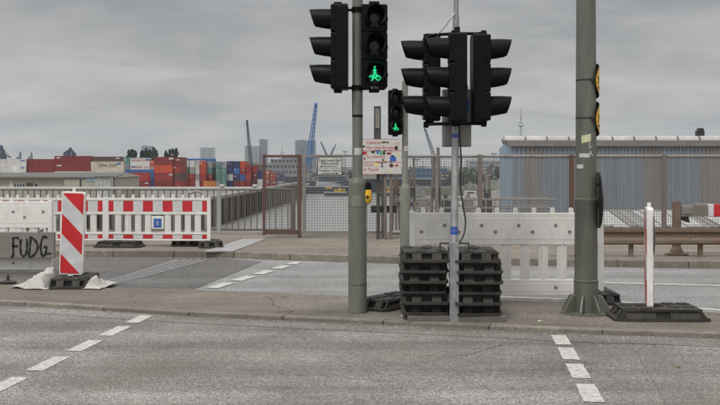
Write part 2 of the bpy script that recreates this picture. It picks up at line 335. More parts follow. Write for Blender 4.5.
# ================================================================== foreground things
# ---- rubber foot plate (one mesh, reused)
def foot_plate_mesh():
    m = MB(); Lh, W, H = .40, .205, .105
    m.prism([(-W+.03, -Lh), (W-.03, -Lh), (W, -Lh+.07), (W, Lh-.07), (W-.03, Lh), (-W+.03, Lh), (-W, Lh-.07), (-W, -Lh+.07)], 0, .024)
    m.box(-W+.03, W-.03, -Lh+.10, Lh-.10, .02, H-.012)
    m.box(-W+.012, W-.012, -Lh+.075, Lh-.075, H-.022, H-.004)
    for s in (-1, 1):
        for x0, x1 in ((-.19, -.178), (-.125, -.045), (.045, .125), (.178, .19)):
            y0, y1, y2 = s*(Lh-.035), s*(Lh-.08), s*(Lh-.11)
            a = [(x0, y0, .022), (x1, y0, .022), (x1, y2, .022), (x0, y2, .022)]; b = [(x0, y1, H-.01), (x1, y1, H-.01), (x1, y2, H-.01), (x0, y2, H-.01)]
            if s > 0: a.reverse(); b.reverse()
            m.hexa(a, b)
        for y0, y1 in ((-.31, -.06), (.06, .31)):      # sloped long sides with the carrying slot between
            a = [(s*(W-.002), y0, .022), (s*(W-.002), y1, .022), (s*.15, y1, .022), (s*.15, y0, .022)]
            b = [(s*(W-.03), y0, H-.01), (s*(W-.03), y1, H-.01), (s*.15, y1, H-.01), (s*.15, y0, H-.01)]
            if s < 0: a.reverse(); b.reverse()
            m.hexa(a, b)
    for ix in (-.135, -.045, .045, .135):
        for iy in (-.25, -.13, .13, .25):
            if abs(iy) > .05 and (round(ix*100)+round(iy*100)) % 3: m.box(ix-.036, ix+.036, iy-.045, iy+.045, H-.006, H+.006)
    return m.mesh('foot_plate', M['rubber'])
def socket_mesh():
    m = MB()
    for x0, x1, y0, y1 in ((-.045, .045, -.045, -.033), (-.045, .045, .033, .045), (-.045, -.033, -.033, .033), (.033, .045, -.033, .033)): m.box(x0, x1, y0, y1, .10, .114)
    return m.mesh('post_socket', M['rubber'])
FPM, SKM = foot_plate_mesh(), socket_mesh()
def foot_plate(label, loc, rz=0, group='black rubber base plates', scale=1):
    o = bpy.data.objects.new('base_plate', FPM); C.objects.link(o); o.location = loc; o.rotation_euler = (0, 0, rz); o.scale = (scale,)*3
    tag(o, label, 'base plate', group)
    s_ = bpy.data.objects.new('post_socket', SKM); C.objects.link(s_); s_.parent = o
    return o
ORD = ['topmost', 'second from the top', 'third from the top', 'fourth from the top', 'fifth from the top', 'lowest']
for side, xc, yc in (('left', 426, 9.55), ('right', 478, 9.5)):
    for i in range(6):
        k_ = 5-i
        foot_plate(f'black rubber base plate, {ORD[i]} in the {side} stack beside the signal pole',
                   ((xc-HX)*9.15/F+rnd.uniform(-.014, .014), yc+rnd.uniform(-.025, .025), ISL+.062+k_*.0985), rnd.uniform(-.035, .035)+(math.pi if i % 2 else 0), 'base plates stacked at the signal pole', 1.0).scale = (1.11, 1, .925)
foot_plate('single black rubber base plate lying flat beside the left stack', (.33, 10.15, ISL+.004), R(-38), 'black rubber base plates')

# ---- striped warning beacons
def stripe_mat(name, off, mirror=1):
    m = bpy.data.materials.new(name); m.use_nodes = True; t = m.node_tree; n = t.nodes.new; l = t.links.new; b = t.nodes['Principled BSDF']
    s_ = n('ShaderNodeSeparateXYZ'); l(n('ShaderNodeTexCoord').outputs['Object'], s_.inputs[0])
    ad = n('ShaderNodeMath'); ad.operation = 'MULTIPLY_ADD'; ad.inputs[1].default_value = 1.0*mirror; l(s_.outputs[0], ad.inputs[0]); l(s_.outputs[2], ad.inputs[2])
    dvv = n('ShaderNodeMath'); dvv.operation = 'MULTIPLY_ADD'; dvv.inputs[1].default_value = 1/.485; dvv.inputs[2].default_value = off; l(ad.outputs[0], dvv.inputs[0])
    fr = n('ShaderNodeMath'); fr.operation = 'FRACT'; l(dvv.outputs[0], fr.inputs[0]); gt = n('ShaderNodeMath'); gt.operation = 'GREATER_THAN'; gt.inputs[1].default_value = .5; l(fr.outputs[0], gt.inputs[0])
    nz = n('ShaderNodeTexNoise'); nz.inputs['Scale'].default_value = 7; nz.inputs['Detail'].default_value = 7; l(n('ShaderNodeTexCoord').outputs['Object'], nz.inputs[0])
    mx_ = n('ShaderNodeMixRGB'); l(gt.outputs[0], mx_.inputs[0]); mx_.inputs[1].default_value = (.60, .61, .62, 1); mx_.inputs[2].default_value = (.56, .02, .025, 1)
    mr = n('ShaderNodeMapRange'); mr.inputs[1].default_value = .35; mr.inputs[2].default_value = .75; mr.inputs[3].default_value = 1.04; mr.inputs[4].default_value = .72; l(nz.outputs['Fac'], mr.inputs[0])
    mu = n('ShaderNodeMixRGB'); mu.blend_type = 'MULTIPLY'; mu.inputs[0].default_value = 1; l(mx_.outputs[0], mu.inputs[1]); l(mr.outputs[0], mu.inputs[2]); l(mu.outputs[0], b.inputs['Base Color'])
    b.inputs['Roughness'].default_value = .38; return m
def rounded(w_, h_, r_, z0=0):
    pts = []
    for cx, cz, a0 in ((w_/2-r_, z0+r_, -90), (w_/2-r_, z0+h_-r_, 0), (-w_/2+r_, z0+h_-r_, 90), (-w_/2+r_, z0+r_, 180)):
        for i in range(5): a = R(a0+i*22.5); pts.append((cx+r_*math.cos(a), cz+r_*math.sin(a)))
    return pts
def yslab(m, poly, y0, y1):
    n = len(poly); vs = [(p[0], y0, p[1]) for p in poly]+[(p[0], y1, p[1]) for p in poly]
    m.add(vs, [tuple(range(n)), tuple(range(2*n-1, n-1, -1))]+[(i, n+i, n+(i+1) % n, (i+1) % n) for i in range(n)])
def beacon(label, loc, rz, tilt, w_=.285, th=.06, off=0., z0=.03, h=1.01):
    t = thing('warning_beacon', label, 'beacon', loc, rz); t.rotation_euler = (tilt[0], tilt[1], rz)
    m = MB(); yslab(m, rounded(w_, h, .03, z0), -th/2, th/2); bd = m.build('body', M['white'], t, bevel=.008)
    m = MB(); yslab(m, rounded(w_-.03, h-.04, .02, z0+.02), -th/2-.004, -th/2+.01); m.build('striped_face', stripe_mat('beacon_stripes', off), bd)
    m = MB(); yslab(m, rounded(w_-.03, h-.04, .02, z0+.02), th/2-.01, th/2+.004); m.build('striped_face', stripe_mat('beacon_stripes_rear', off), bd)
    m = MB(); m.tube((0, 0, z0+h-.01), (0, 0, z0+h+.045), .022, .019, 12); m.build('lamp_stud', M['white'], t, True)
    m = MB(); m.box(-.03, .03, -.03, .03, -.06, .12); m.build('peg', M['white'], t)
    return t
bl = G(71, 288, ISL)
beacon('red and white striped beacon facing the camera, beside the concrete-coloured graffiti panel', (bl.x-.072, bl.y+.25, ISL+.10), 0, (R(-1), R(1.8), 0), off=.67)
foot_plate('black base plate under the front-facing striped beacon', (bl.x-.03, bl.y+.28, ISL+.003), R(3), scale=1.1)
br = G(649, 318, ISL)
rb = beacon('narrow white beacon seen edge on, standing right of the thick pole', (br.x, br.y, ISL+.11), R(258), (0, 0, 0), off=.2, z0=.0, h=.95)
foot_plate('black base plate under the edge-on white beacon', (br.x+.07, br.y-.02, ISL+.003), R(88), scale=1.12)
m = MB(); m.tube((0, .032, .70), (0, .039, .70), .22, .22, 28); sg = m.build('round_sign', M['signgreyback'], rb, True); sg.location = (-.0, 0, 0)

# ---- crumpled tarpaulin round the left beacon's base
def tarp():
    nx, ny = 64, 30; x0, x1, y0, y1 = -.66, .46, -.10, .62
    vs = []; fs = []
    for j in range(ny+1):
        for i in range(nx+1):
            u, v_ = i/nx, j/ny; x = x0+(x1-x0)*u; y = y0+(y1-y0)*v_
            n_ = noise.fractal(Vector((x*3.2, y*3.2, 1.7)), .7, 2.1, 4); r_ = noise.noise(Vector((x*9, y*7, 4.)))
            hgt = .13*math.exp(-((x+.30)/.17)**2-((y-.26)/.26)**2)+.045*math.exp(-((x-.30)/.10)**2-((y-.2)/.2)**2)
            sm = min(1, max(0, (abs(x)-.225)/.05)); hgt *= sm*sm*(3-2*sm) if y < .5 else 1
            e_ = min(1, 6*min(u, 1-u, v_, 1-v_)*1.0)
            z = .010+e_*max(-.004, hgt*(1+.55*n_)+.085*abs(n_)+.03*r_+.05*abs(noise.noise(Vector((x*7+y*10, x*2, 8.)))))
            xx = x+.04*n_; yy = y+.05*noise.noise(Vector((x*4, 9, y*3)))
            if abs(xx) < .235: z = min(z, .004+.01*abs(n_))
            vs.append((xx, yy, z))
    for j in range(ny):
        for i in range(nx):
            x = vs[j*(nx+1)+i][0]; y = vs[j*(nx+1)+i][1]
            if abs(x) < .20 and y < .05: continue            # torn away in front of the base plate
            if i < 14 and j < 6 and i+2*j < 12: continue
            a = j*(nx+1)+i; fs.append((a, a+1, a+nx+2, a+nx+1))
    m = MB(); m.add(vs, fs); o = m.build('tarpaulin', M['tarp'], None, True, loc=(bl.x-.04, bl.y-.08, ISL+.004))
    md = o.modifiers.new('solid', 'SOLIDIFY'); md.thickness = .004
    tag(o, 'crumpled dirty white tarpaulin heaped around the front-facing beacon', 'tarpaulin')
tarp()

# ---- plastic barriers
def barrier(label, loc, rz, Lg, H, striped, group, plate=False, dimples=True):
    t = thing('plastic_barrier', label, 'barrier', loc, rz, group)
    k_ = H/1.0; x0, x1 = -Lg/2, Lg/2; th = .024
    m = MB(); m.box(x0, x1, -th, th, .60*k_, .655*k_); m.box(x0, x1, -th, th, .895*k_, .945*k_); m.box(x0+.01, x1-.01, -th+.012, th-.012, .65*k_, .90*k_)
    if not striped: m.box(x0, x1, -th-.002, th-.004, .653*k_, .897*k_)
    tp = m.build('top_panel', M['white'], t, bevel=.006)
    m = MB(); m.box(x0, x1, -th, th, .055*k_, .09*k_); m.box(x0, x1, -th, th, .19*k_, .225*k_); m.box(x0+.01, x1-.01, -th+.012, th-.012, .085*k_, .195*k_)
    if not striped: m.box(x0, x1, -th-.002, th-.004, .088*k_, .192*k_)
    bp_ = m.build('bottom_panel', M['white'], t, bevel=.006)
    for s in (-1, 1):
        m = MB(); xx = s*(Lg/2+.018); m.box(xx-.03, xx+.03, -.03, .03, .03*k_, .96*k_); m.box(xx-.018, xx+.018, -.018, .018, -.05, .035*k_); m.build('end_post', M['white'], t, bevel=.006)
    nk_ = 10; st_ = Lg/nk_; base = None
    for i in range(nk_):
        loc_ = (x0+st_*(i+.5), 0, .94*k_)
        if base is None:
            m = MB(); m.box(-.023, .023, -.016, .016, 0, .04); m.tube((0, -.0175, .04), (0, .0175, .04), .0235, None, 12); base = m.build('knob', M['white'], t, True); base.location = loc_
        else: share(base, t, loc_)
    base = None
    for i in range(nk_-1):
        loc_ = (x0+st_*(i+1), 0, 0)
        if plate and i == 4: continue
        if base is None:
            m = MB(); m.box(-.052, .052, -.014, .014, .222*k_, .603*k_); m.box(-.038, -.03, -.020, -.013, .23*k_, .6*k_); m.box(.03, .038, -.020, -.013, .23*k_, .6*k_); m.box(-.012, .012, -.020, -.013, .23*k_, .6*k_); base = m.build('slat', M['white'], t, bevel=.004); base.location = loc_
        else: share(base, t, loc_)
    if striped:
        nb = 10; bw = (Lg-.02)/nb; bases = {}
        for z0, z1 in ((.665*k_, .885*k_), (.10*k_, .18*k_)):
            xs = x0+.01-bw/2
            for i in range(nb+1):
                a = max(xs+i*bw, x0+.006)+.001; b = min(xs+(i+1)*bw, x1-.006)-.001
                m = MB(); m.box(a, b, -th+.006, -th+.0125, z0, z1); m.build('red_stripe' if i % 2 == 0 else 'white_stripe', M['red'] if i % 2 == 0 else M['sheetwhite'], tp if z0 > .4 else bp_)
    elif dimples:
        base = None
        for i in range(nk_):
            loc_ = (x0+st_*(i+.5)+(.03 if i % 2 else -.02), 0, (.74+.07*(i % 2))*k_)
            if base is None:
                m = MB(); m.lathe([(.020, 0), (.020, .003), (.011, .003), (.010, .0008)], 14); mm = m.mesh('moulded_hole', M['dimple'], True); mm.transform(Matrix.Rotation(R(90), 4, 'X')); base = bpy.data.objects.new('moulded_hole', mm); C.objects.link(base); base.parent = tp; base.location = (loc_[0], -th-.0022, loc_[2])
            else: share(base, tp, (loc_[0], -th-.0022, loc_[2]))
            if i % 3 == 1: share(base, bp_, (loc_[0], -th-.0022, .14*k_))
    if plate:
        m = MB(); m.box(-.105, .105, -.028, .010, .30*k_, .57*k_); pp = m.build('number_plate_holder', M['white'], t, bevel=.006)
        m = MB(); m.box(-.066, .066, -.033, -.027, .335*k_, .52*k_); m.build('number_plate', M['signblue'], pp)
        text('number', '8', .13*k_, (0, -.0345, .42*k_), (R(90), 0, 0), M['stickerwhite'], pp)
    return t
barrier('white plastic barrier seen from its plain back, behind the signal pole and base plate stacks', (1.585, 10.62, ISL), R(-.6), 2.0, 1.0, False, 'plastic barriers')
foot_plate('black base plate half hidden under the left end of the middle white barrier', (.66, 10.62, ISL+.003), R(0))
foot_plate('black base plate behind the thick pole, under the middle white barrier', (2.54, 10.62, ISL+.003), R(0))
wb = barrier('white plastic barrier at the left edge carrying the graffiti panel', ((-20-HX)*13.4/F-.08, 13.4, .014), 0, 2.05, 1.045, False, 'plastic barriers')
bz = 16.75
barrier('red and white striped plastic barrier with blue number plate', ((158-HX)*bz/F, bz, PAVE+.06), R(-2.5), 1.72, .82, True, 'plastic barriers', plate=True)
barrier('red and white striped plastic barrier partly hidden behind the front-facing beacon', ((52.5-HX)*bz/F, bz+.03, PAVE+.06), R(1.5), 1.72, .82, True, 'plastic barriers')
for px, lb, dy, rz in ((120, 'black base plate where the two striped barriers meet', -.02, 86), (182, 'small dark base plate under the right half of the plated striped barrier', .42, 0), (209, 'grey-black base plate at the free right end of the striped barrier', .08, 14)):
    foot_plate(lb, ((px-HX)*bz/F, bz+dy, PAVE+.003), R(rz), scale=1.0)
# graffiti panel hung on the left white barrier
gp = thing('graffiti_panel', 'weathered grey panel sprayed with black FUDG lettering', 'panel', (0, 13.30, 0))
m = MB(); a, b = U(-48, 232, 13.3), U(55, 258, 13.3); m.box(a.x, b.x, -.035, .035, b.z, a.z); m.build('board', M['panelgrey'], gp, bevel=.008)
def stroke(ch, w_=.0155):
    m = MB(); pts = []
    for i in range(len(ch)-1):
        p0 = ch[max(0, i-1)]; p1 = ch[i]; p2 = ch[i+1]; p3 = ch[min(len(ch)-1, i+2)]
        for k_ in range(5):
            t = k_/5; q = [.5*((2*b_)+(-a_+c_)*t+(2*a_-5*b_+4*c_-d_)*t*t+(-a_+3*b_-3*c_+d_)*t**3) for a_, b_, c_, d_ in zip(p0, p1, p2, p3)]; pts.append(q)
    pts.append(ch[-1]); W = [U(x, y, 13.3) for x, y in pts]; n = len(W)
    if n < 2: return
    vs = []
    for i in range(n):
        d = (W[min(n-1, i+1)]-W[max(0, i-1)]).normalized(); nrm = Vector((-d.z, 0, d.x)); ww = w_*(1+.25*math.sin(i*.9))
        for s in (1, -1):
            for yy in (-.0365, -.034): q = W[i]+nrm*ww*s; vs.append((q.x, yy, q.z))
    fs = []
    for i in range(n-1):
        a = i*4; b = a+4; fs += [(a, b, b+2, a+2), (a, a+1, b+1, b), (a+2, b+2, b+3, a+3)]
    m.add(vs, fs); return m
for ch in ([(11.5, 256.8), (13.2, 256.8), (14.2, 254), (14.2, 246), (14.0, 238.5)], [(13.2, 238.8), (16, 237.6), (20, 238)], [(14.2, 246.5), (16.5, 246), (19, 246.3)],
           [(21.8, 239), (21.4, 246), (21.8, 253), (24, 256), (26.5, 254.5), (27.8, 250), (28, 244), (28, 238.5)],
           [(31.5, 238.5), (31, 246), (30, 256), (34, 255.5), (37.5, 251), (38.5, 246), (36.5, 241), (32.5, 237.5), (30, 238)],
           [(47.5, 238.5), (46, 236), (43.5, 238), (41.5, 245), (42, 252), (44, 256), (46.5, 253.5), (47.3, 247), (44.5, 247.5)], [(49, 253), (49, 254.5)], [(50.8, 252.5), (50.8, 254.2)]):
    stroke(ch).build('sprayed_stroke', M['spray'], gp)
# hooks so the panel hangs from the barrier
for px in (-30, 40):
    m = MB(); p = U(px, 231, 13.3); m.box(p.x-.012, p.x+.012, -.04, .115, p.z-.02, p.z+.02); m.build('hook', M['galv'], gp)
st = G(8, 283.5, ISL); m = MB(); m.lathe([(.10, 0), (.11, .02), (.05, .035), (.02, .04), (.018, .10), (.0, .105)], 9); o = m.build('pole_foot', M['rubber'], None, True, loc=(st.x, st.y, ISL+.002)); tag(o, 'small dark foot with a stub on the ground below the graffiti panel', 'stub')

# ---- loose grit in the gutter and round the pole feet
m = MB()
def pebble(x, y, z, r_):
    a = rnd.uniform(0, 6.28); q = [Vector((x+r_*math.cos(a+k_*2.09)*rnd.uniform(.7, 1.2), y+r_*math.sin(a+k_*2.09)*rnd.uniform(.7, 1.2), z)) for k_ in range(3)]
    m.add(q+[Vector((x, y, z+r_*rnd.uniform(.5, 1)))], [(0, 1, 3), (1, 2, 3), (2, 0, 3)])
for i in range(2600):
    t = rnd.random()*(len(nkw)-1); k_ = int(t); p = nkw[k_].lerp(nkw[k_+1], t-k_); pebble(p.x, p.y-abs(rnd.gauss(0, .07))-.005, .001, rnd.uniform(.003, .009))
for cx, cy, n_, sp_ in ((.0, 9.75, 500, .28), (2.2, 9.5, 500, .32), (.95, 9.1, 300, .35), (-3.2, 11.2, 300, .4), (1.5, 9.4, 400, .5), (3.0, 9.0, 250, .4)):
    for i in range(n_): pebble(cx+rnd.gauss(0, sp_), cy+rnd.gauss(0, sp_*.4), ISL+.001, rnd.uniform(.003, .008))
m.build('loose_grit', mat('grit', (.16, .145, .125), .9, 0, .3, 30), None)['kind'] = 'stuff'

for lab, px, py, zz, mt, sz in (('white paper scrap at the left foot of the signal base', 404, 317, ISL, 'stickerwhite', .03), ('small brown dry leaf on the road right of the dashes', 678, 367, .004, 'dryleaf', .02), ('pale scrap lying before the thick pole foot', 540, 322, ISL, 'stickerpale', .022)):
    p = G(px, py, zz); m = MB(); vs = []
    for j in range(4):
        for i in range(4): vs.append(((i-1.5)*sz*.6, (j-1.5)*sz*.4, .006+abs(noise.noise(Vector((i*.9+px, j*.8, 2.))))*sz*.9))
    m.add(vs, [(j*4+i, j*4+i+1, j*4+i+5, j*4+i+4) for j in range(3) for i in range(3)]); o = m.build('paper_scrap' if mt != 'dryleaf' else 'dry_leaf', M[mt], None, True, loc=(p.x, p.y, zz)); tag(o, lab, 'litter')

# ---- signal heads (facing local -Y, origin at bottom centre)
def visor_mesh():
    m = MB(); n = 26; rows = []
    for k_, (t, r_) in enumerate(((0, .104), (.5, .099), (1, .088))):
        for i in range(n+1):
            a = R(-60+300*i/n); up = math.sin(a); ln = (.19+.028*up)*t       # longer above than below
            rows.append((r_*math.cos(a), -ln, r_*math.sin(a)+.014*t))
    for k_ in range(2):
        for i in range(n): a = k_*(n+1)+i; m.f.append((a, a+1, a+n+2, a+n+1))
    m.v = rows; return m.mesh('visor', M['dullblack'], True)
def lens_mesh():
    m = MB(); m.lathe([(.098, .0), (.097, .012), (.07, .022), (.035, .027), (.001, .028)], 28); me = m.mesh('lens', M['lens'], True); me.transform(Matrix.Rotation(R(90), 4, 'X')); return me
VM, LM = visor_mesh(), lens_mesh()
def head_housing():
    m = MB(); w_, h_, d_ = .128, .84, .065
    for i in range(3):
        z0 = .012+i*.275; yslab(m, rounded(2*w_, .271, .018, z0), -d_, -d_+.05)
    yslab(m, rounded(2*w_-.006, h_, .03, 0), -d_+.045, d_+.035)
    m.box(-.05, .05, -.04, .04, -.03, .01); m.box(-.05, .05, -.04, .04, h_-.01, h_+.025)
    for i in range(3):                                  # hinge lugs and door catches
        z = .14+i*.275
        for s in (-1, 1): m.box(s*w_-.006, s*w_+.006, -.05, -.025, z-.02, z+.02)
    return m.mesh('signal_head', M['dullblack'])
HM = head_housing()
def signal(parent, loc, rz, lit=None, scale=1.0, board=False):
    o = bpy.data.objects.new('signal_head', HM); C.objects.link(o); o.parent = parent; o.location = loc; o.rotation_euler = (0, 0, rz); o.scale = (scale,)*3
    b = o.modifiers.new('bevel', 'BEVEL'); b.width = .006; b.segments = 2; b.limit_method = 'ANGLE'
    for i in range(3):
        z = .146+i*.275
        for nm, me in (('lens', LM), ('visor', VM)):
            c = bpy.data.objects.new(nm, me); C.objects.link(c); c.parent = o; c.location = (0, -.066, z)
    if lit:
        z = .146; m = MB(); y = -.099
        def ring(cx, cz, r_):
            P_ = [(cx+r_*math.cos(R(a)), y, cz+r_*math.sin(R(a))) for a in range(0, 361, 30)]; m.path(P_, .0048, 6)
        ring(-.034, z-.04, .023); ring(.034, z-.04, .023)
        for a, b_ in (((-.034, -.04), (-.014, -.008)), ((-.014, -.008), (.02, -.008)), ((.02, -.008), (.034, -.04)), ((-.014, -.008), (.004, -.04)), ((.004, -.04), (.02, -.008)), ((-.034, -.04), (.004, -.04))):
            m.tube((a[0], y, z+a[1]), (b_[0], y, z+b_[1]), .004, None, 6)
        for a, b_ in (((0, .052), (0, .025)), ((0, .028), (-.012, -.002)), ((0, .028), (.013, -.002)), ((0, .05), (-.017, .028)), ((0, .05), (.016, .03))):
            m.tube((a[0], y, z+a[1]), (b_[0], y, z+b_[1]), .006, None, 6)
        m.tube((0, y-.002, z+.066), (0, y+.004, z+.066), .0105, None, 12)
        m.build('lit_symbol', M['green'], o)
    return o
def bracket(parent, a, b, r_=.016, nm='bracket'):
    m = MB(); m.tube(a, b, r_, None, 10); return m.build(nm, M['dullblack'], parent, True)
# mast A, left
pA = G(357.5, 312.5, ISL); ya = pA.y
tA = thing('traffic_light', 'grey-green mast with green bicycle and pedestrian signal and yellow push button', 'traffic light', (pA.x, ya, ISL), 0, 'traffic lights')
m = MB(); m.lathe([(.096, 0), (.096, .02), (.092, .03), (.092, 1.26), (.088, 1.30), (.056, 1.335), (.052, 1.345), (.051, 3.7)], 28); m.build('pole', M['mast'], tA, True)
for z in (.28, 1.05):
    m = MB(); m.lathe([(.0930, 0), (.0945, .004), (.0945, .012), (.0930, .016)], 28, (0, 0, z)); m.build('pole_band', M['mast'], tA, True)
def zat(y, Y): return EYE-(y-HY)*Y/F-ISL
zb = zat(204, ya); m = MB(); m.lathe([(.012, 0), (.034, .012), (.044, .04), (.046, .085), (.042, .12), (.034, .145)], 20, (.098, -.01, zb)); pb = m.build('push_button', M['yellow'], tA, True)
m = MB(); m.lathe([(.036, .144), (.047, .148), (.048, .185), (.036, .215), (.01, .225)], 20, (.092, -.004, zb)); m.build('button_hood', M['dullblack'], pb, True)
m = MB(); m.tube((.098, -.052, zb+.07), (.098, -.06, zb+.07), .016, None, 16); m.build('button_disc', M['signblack'], pb, True)
m = MB(); m.box(.06, .09, -.03, .03, zat(188, ya), zat(182, ya)); m.build('button_bracket', M['dullblack'], pb)
signal(tA, ((374-357.5)*ya/F, -.06, zat(90, ya)), R(3), lit=True)
hs = signal(tA, ((338-357.5)*ya/F, -.02, zat(90, ya)), R(-92))
for y_ in (10, 88):
    bracket(tA, (-.17, 0, zat(y_, ya)), (.14, 0, zat(y_, ya)), .014)
    m = MB(); m.tube((0, 0, zat(y_+2.5, ya)), (0, 0, zat(y_-2.5, ya)), .060, None, 20); m.build('clamp', M['dullblack'], tA, True)
m = MB(); m.tube((0, 0, zat(117, ya)), (0, 0, zat(115, ya)), .055, None, 20); m.build('strap', M['dullblack'], tA, True)
m = MB(); m.tube((-.048, -.02, zat(117, ya)), (-.05, -.02, zat(90, ya)), .005); m.build('cable', M['cable'], tA)
text('signal_number', '611e', .038, ((374-357.5)*ya/F+.004, -.1285, zat(88.6, ya)), (R(90), 0, R(3)), M['stickerwhite'], tA)
def wrap(parent, r_, z0, z1, a0, a1, mt, name='sticker', n=10, tilt=0):
    m = MB(); vs = []
    for i in range(n+1):
        a = R(a0+(a1-a0)*i/n)
        for z in (z0, z1): vs.append((r_*math.sin(a), -r_*math.cos(a), z+tilt*i/n))
    m.add(vs, [(2*i, 2*i+2, 2*i+3, 2*i+1) for i in range(n)]); return m.build(name, mt, parent)
wrap(tA, .0525, zat(155, ya), zat(148, ya), -35, 48, M['stickerwhite'])
wrap(tA, .0935, zat(205, ya), zat(195, ya), -40, 20, M['mastlite'], 'paint_patch')

# mast B, middle cluster on a temporary base
pB = Vector(((455-HX)*9.42/F, 9.42, ISL)); yb = pB.y
tB = thing('traffic_light', 'temporary signal pole with three black heads standing between the base plate stacks', 'traffic light', pB, 0, 'traffic lights')
def lx(px, Y=yb): return (px-HX)*Y/F-pB.x
def ly(Y): return Y-yb
m = MB(); m.box(-.47, .45, -.30, .50, .0, .012); m.box(-.47, .45, -.30, -.265, .012, .058); m.box(-.47, .45, .465, .50, .012, .058); m.box(-.03, .03, -.265, .465, .012, .055); m.build('base_frame', M['basesteel'], tB, bevel=.003)
m = MB(); m.box(-.042, .042, -.04, .04, .0, .74, Matrix.Translation((-.035, -.264, .002))); m.build('post_sleeve', M['galv'], tB, bevel=.004)
m = MB(); m.tube((-.035, -.26, .70), (.002, -.02, 1.85), .036, .034, 18); m.tube((.002, -.02, 1.85), (.01, 0, 2.9), .030, .030, 18); m.tube((.01, 0, 2.88), (.02, 0, 3.6), .024, .024, 14); m.build('pole', M['galv'], tB, True)
for y_, s in ((138, 1), (233, 1), (229, 1)):
    z = zat(y_, yb); t_ = (z-.7)/1.15; m = MB(); c_ = Vector((-.035, -.26, .7)).lerp(Vector((.002, -.02, 1.85)), t_); m.tube(c_, c_+Vector((.0005, .003, .035)), .0365, None, 18); m.build('tape', M['blue_tape'], tB, True)
m = MB()
for z in (zat(241.5, yb),):
    m.path([(-.16, -.2, .66), (-.16, -.2, z), (.11, -.2, z), (.11, -.2, .66)], .007, 8)
m.build('carry_bar', M['cable'], tB)
cb = [(.03, -.04, 1.9), (.05, -.07, 1.55), (.045, -.09, 1.25), (.07, -.12, 1.05), (.085, -.15, .92), (.06, -.2, .80), (.02, -.22, .74)]
def smooth(ch, k=6):
    o = []
    for i in range(len(ch)-1):
        p0 = ch[max(0, i-1)]; p1 = ch[i]; p2 = ch[i+1]; p3 = ch[min(len(ch)-1, i+2)]
        for q in range(k):
            t = q/k; o.append(tuple(.5*((2*b_)+(-a_+c_)*t+(2*a_-5*b_+4*c_-d_)*t*t+(-a_+3*b_-3*c_+d_)*t**3) for a_, b_, c_, d_ in zip(p0, p1, p2, p3)))
    o.append(ch[-1]); return o
m = MB(); m.path(smooth(cb), .008, 8); m.build('cable', M['cable'], tB, True)
m = MB(); m.path(smooth([(.02, .03, 2.05), (.03, .03, 1.6), (.015, 0, 1.2), (.012, -.06, .95), (.0, -.16, .74)]), .011, 8); m.build('cable', M['cable'], tB, True)
m = MB(); m.path(smooth([(.0, -.03, 2.92), (-.05, -.03, 2.86), (-.10, .02, 2.79), (-.15, .07, 2.74), (-.17, .09, 2.712)]), .006, 8); m.build('cable', M['stickerwhite'], tB, True)
signal(tB, (lx(455.5, 9.2)-.0, ly(9.2), zat(123, 9.2)), R(-91))
signal(tB, (lx(429.5, 9.75), ly(9.75), zat(121, 9.75)), R(-90), scale=1.0)
signal(tB, (lx(482, 9.45), ly(9.45), zat(122, 9.45)), R(92), scale=1.0)
for y_ in (33.5, 123.5):
    z = zat(y_, yb); m = MB(); m.path([(lx(428), .28, z), (lx(436), .1, z), (.01, 0, z), (lx(484), .02, z)], .016, 10); m.tube((.01, 0, z), (lx(455), -.22, z), .016, None, 10)
    m.tube((.01, 0, z-.03), (.01, 0, z+.03), .04, None, 16)
    for q in ((lx(428), .28), (lx(484), .02), (lx(455), -.22)): m.tube((q[0], q[1], z-.03), (q[0], q[1], z+.03), .026, None, 12)
    m.build('bracket', M['dullblack'], tB, True)
z0, z1 = zat(147, 9.6), zat(90, 9.6); m = MB(); m.box(lx(442, 9.6), lx(470, 9.6), .06, .19, z0, z1); bx_ = m.build('control_box', M['box_grey'], tB, bevel=.008)
m = MB(); m.box(lx(443.5, 9.6), lx(468.5, 9.6), .052, .062, z0+.015, z1-.015); m.build('box_door', M['box_grey'], bx_, bevel=.004)
m = MB(); m.path(smooth([(lx(462, 9.6), .12, z1-.01), (lx(462.5, 9.6), .12, z1+.04), (lx(466, 9.6), .12, z1+.05), (lx(467, 9.6), .12, z1-.01)]), .006, 8); m.build('box_handle', M['cable'], bx_, True)
m = MB(); m.box(lx(464.5, 9.6), lx(467.5, 9.6), .03, .055, zat(113, 9.6), zat(100, 9.6)); m.build('box_latch', M['blue_tape'], bx_, bevel=.004)
m = MB(); m.box(-.03, .05, 0, .07, z0+.06, z0+.1); m.box(-.03, .05, 0, .07, z1-.1, z1-.06); m.build('box_bracket', M['galv'], bx_)

# mast C, slender pole farther back
pC = G(405, 255, PAVE); yc = pC.y
tC = thing('traffic_light', 'slim grey signal mast on the far pavement with small green signal', 'traffic light', pC, 0, 'traffic lights')
m = MB(); m.lathe([(.20, 0), (.20, .015), (.078, .02), (.075, 1.03), (.072, 1.06), (.05, 1.10), (.047, 1.12), (.047, 2.70), (.02, 2.72)], 22); m.build('pole', M['mastlite'], tC, True)
z = EYE-(135-HY)*yc/F-PAVE; signal(tC, ((395-405)*yc/F, -.03, z), R(4), lit=True, scale=.83)
for zz in (z+.04, z+.66): bracket(tC, (-.12, 0, zz), (0, 0, zz), .014)
wrap(tC, .0485, EYE-(151-HY)*yc/F-PAVE, EYE-(146-HY)*yc/F-PAVE, -20, 80, M['stickerwhite'])

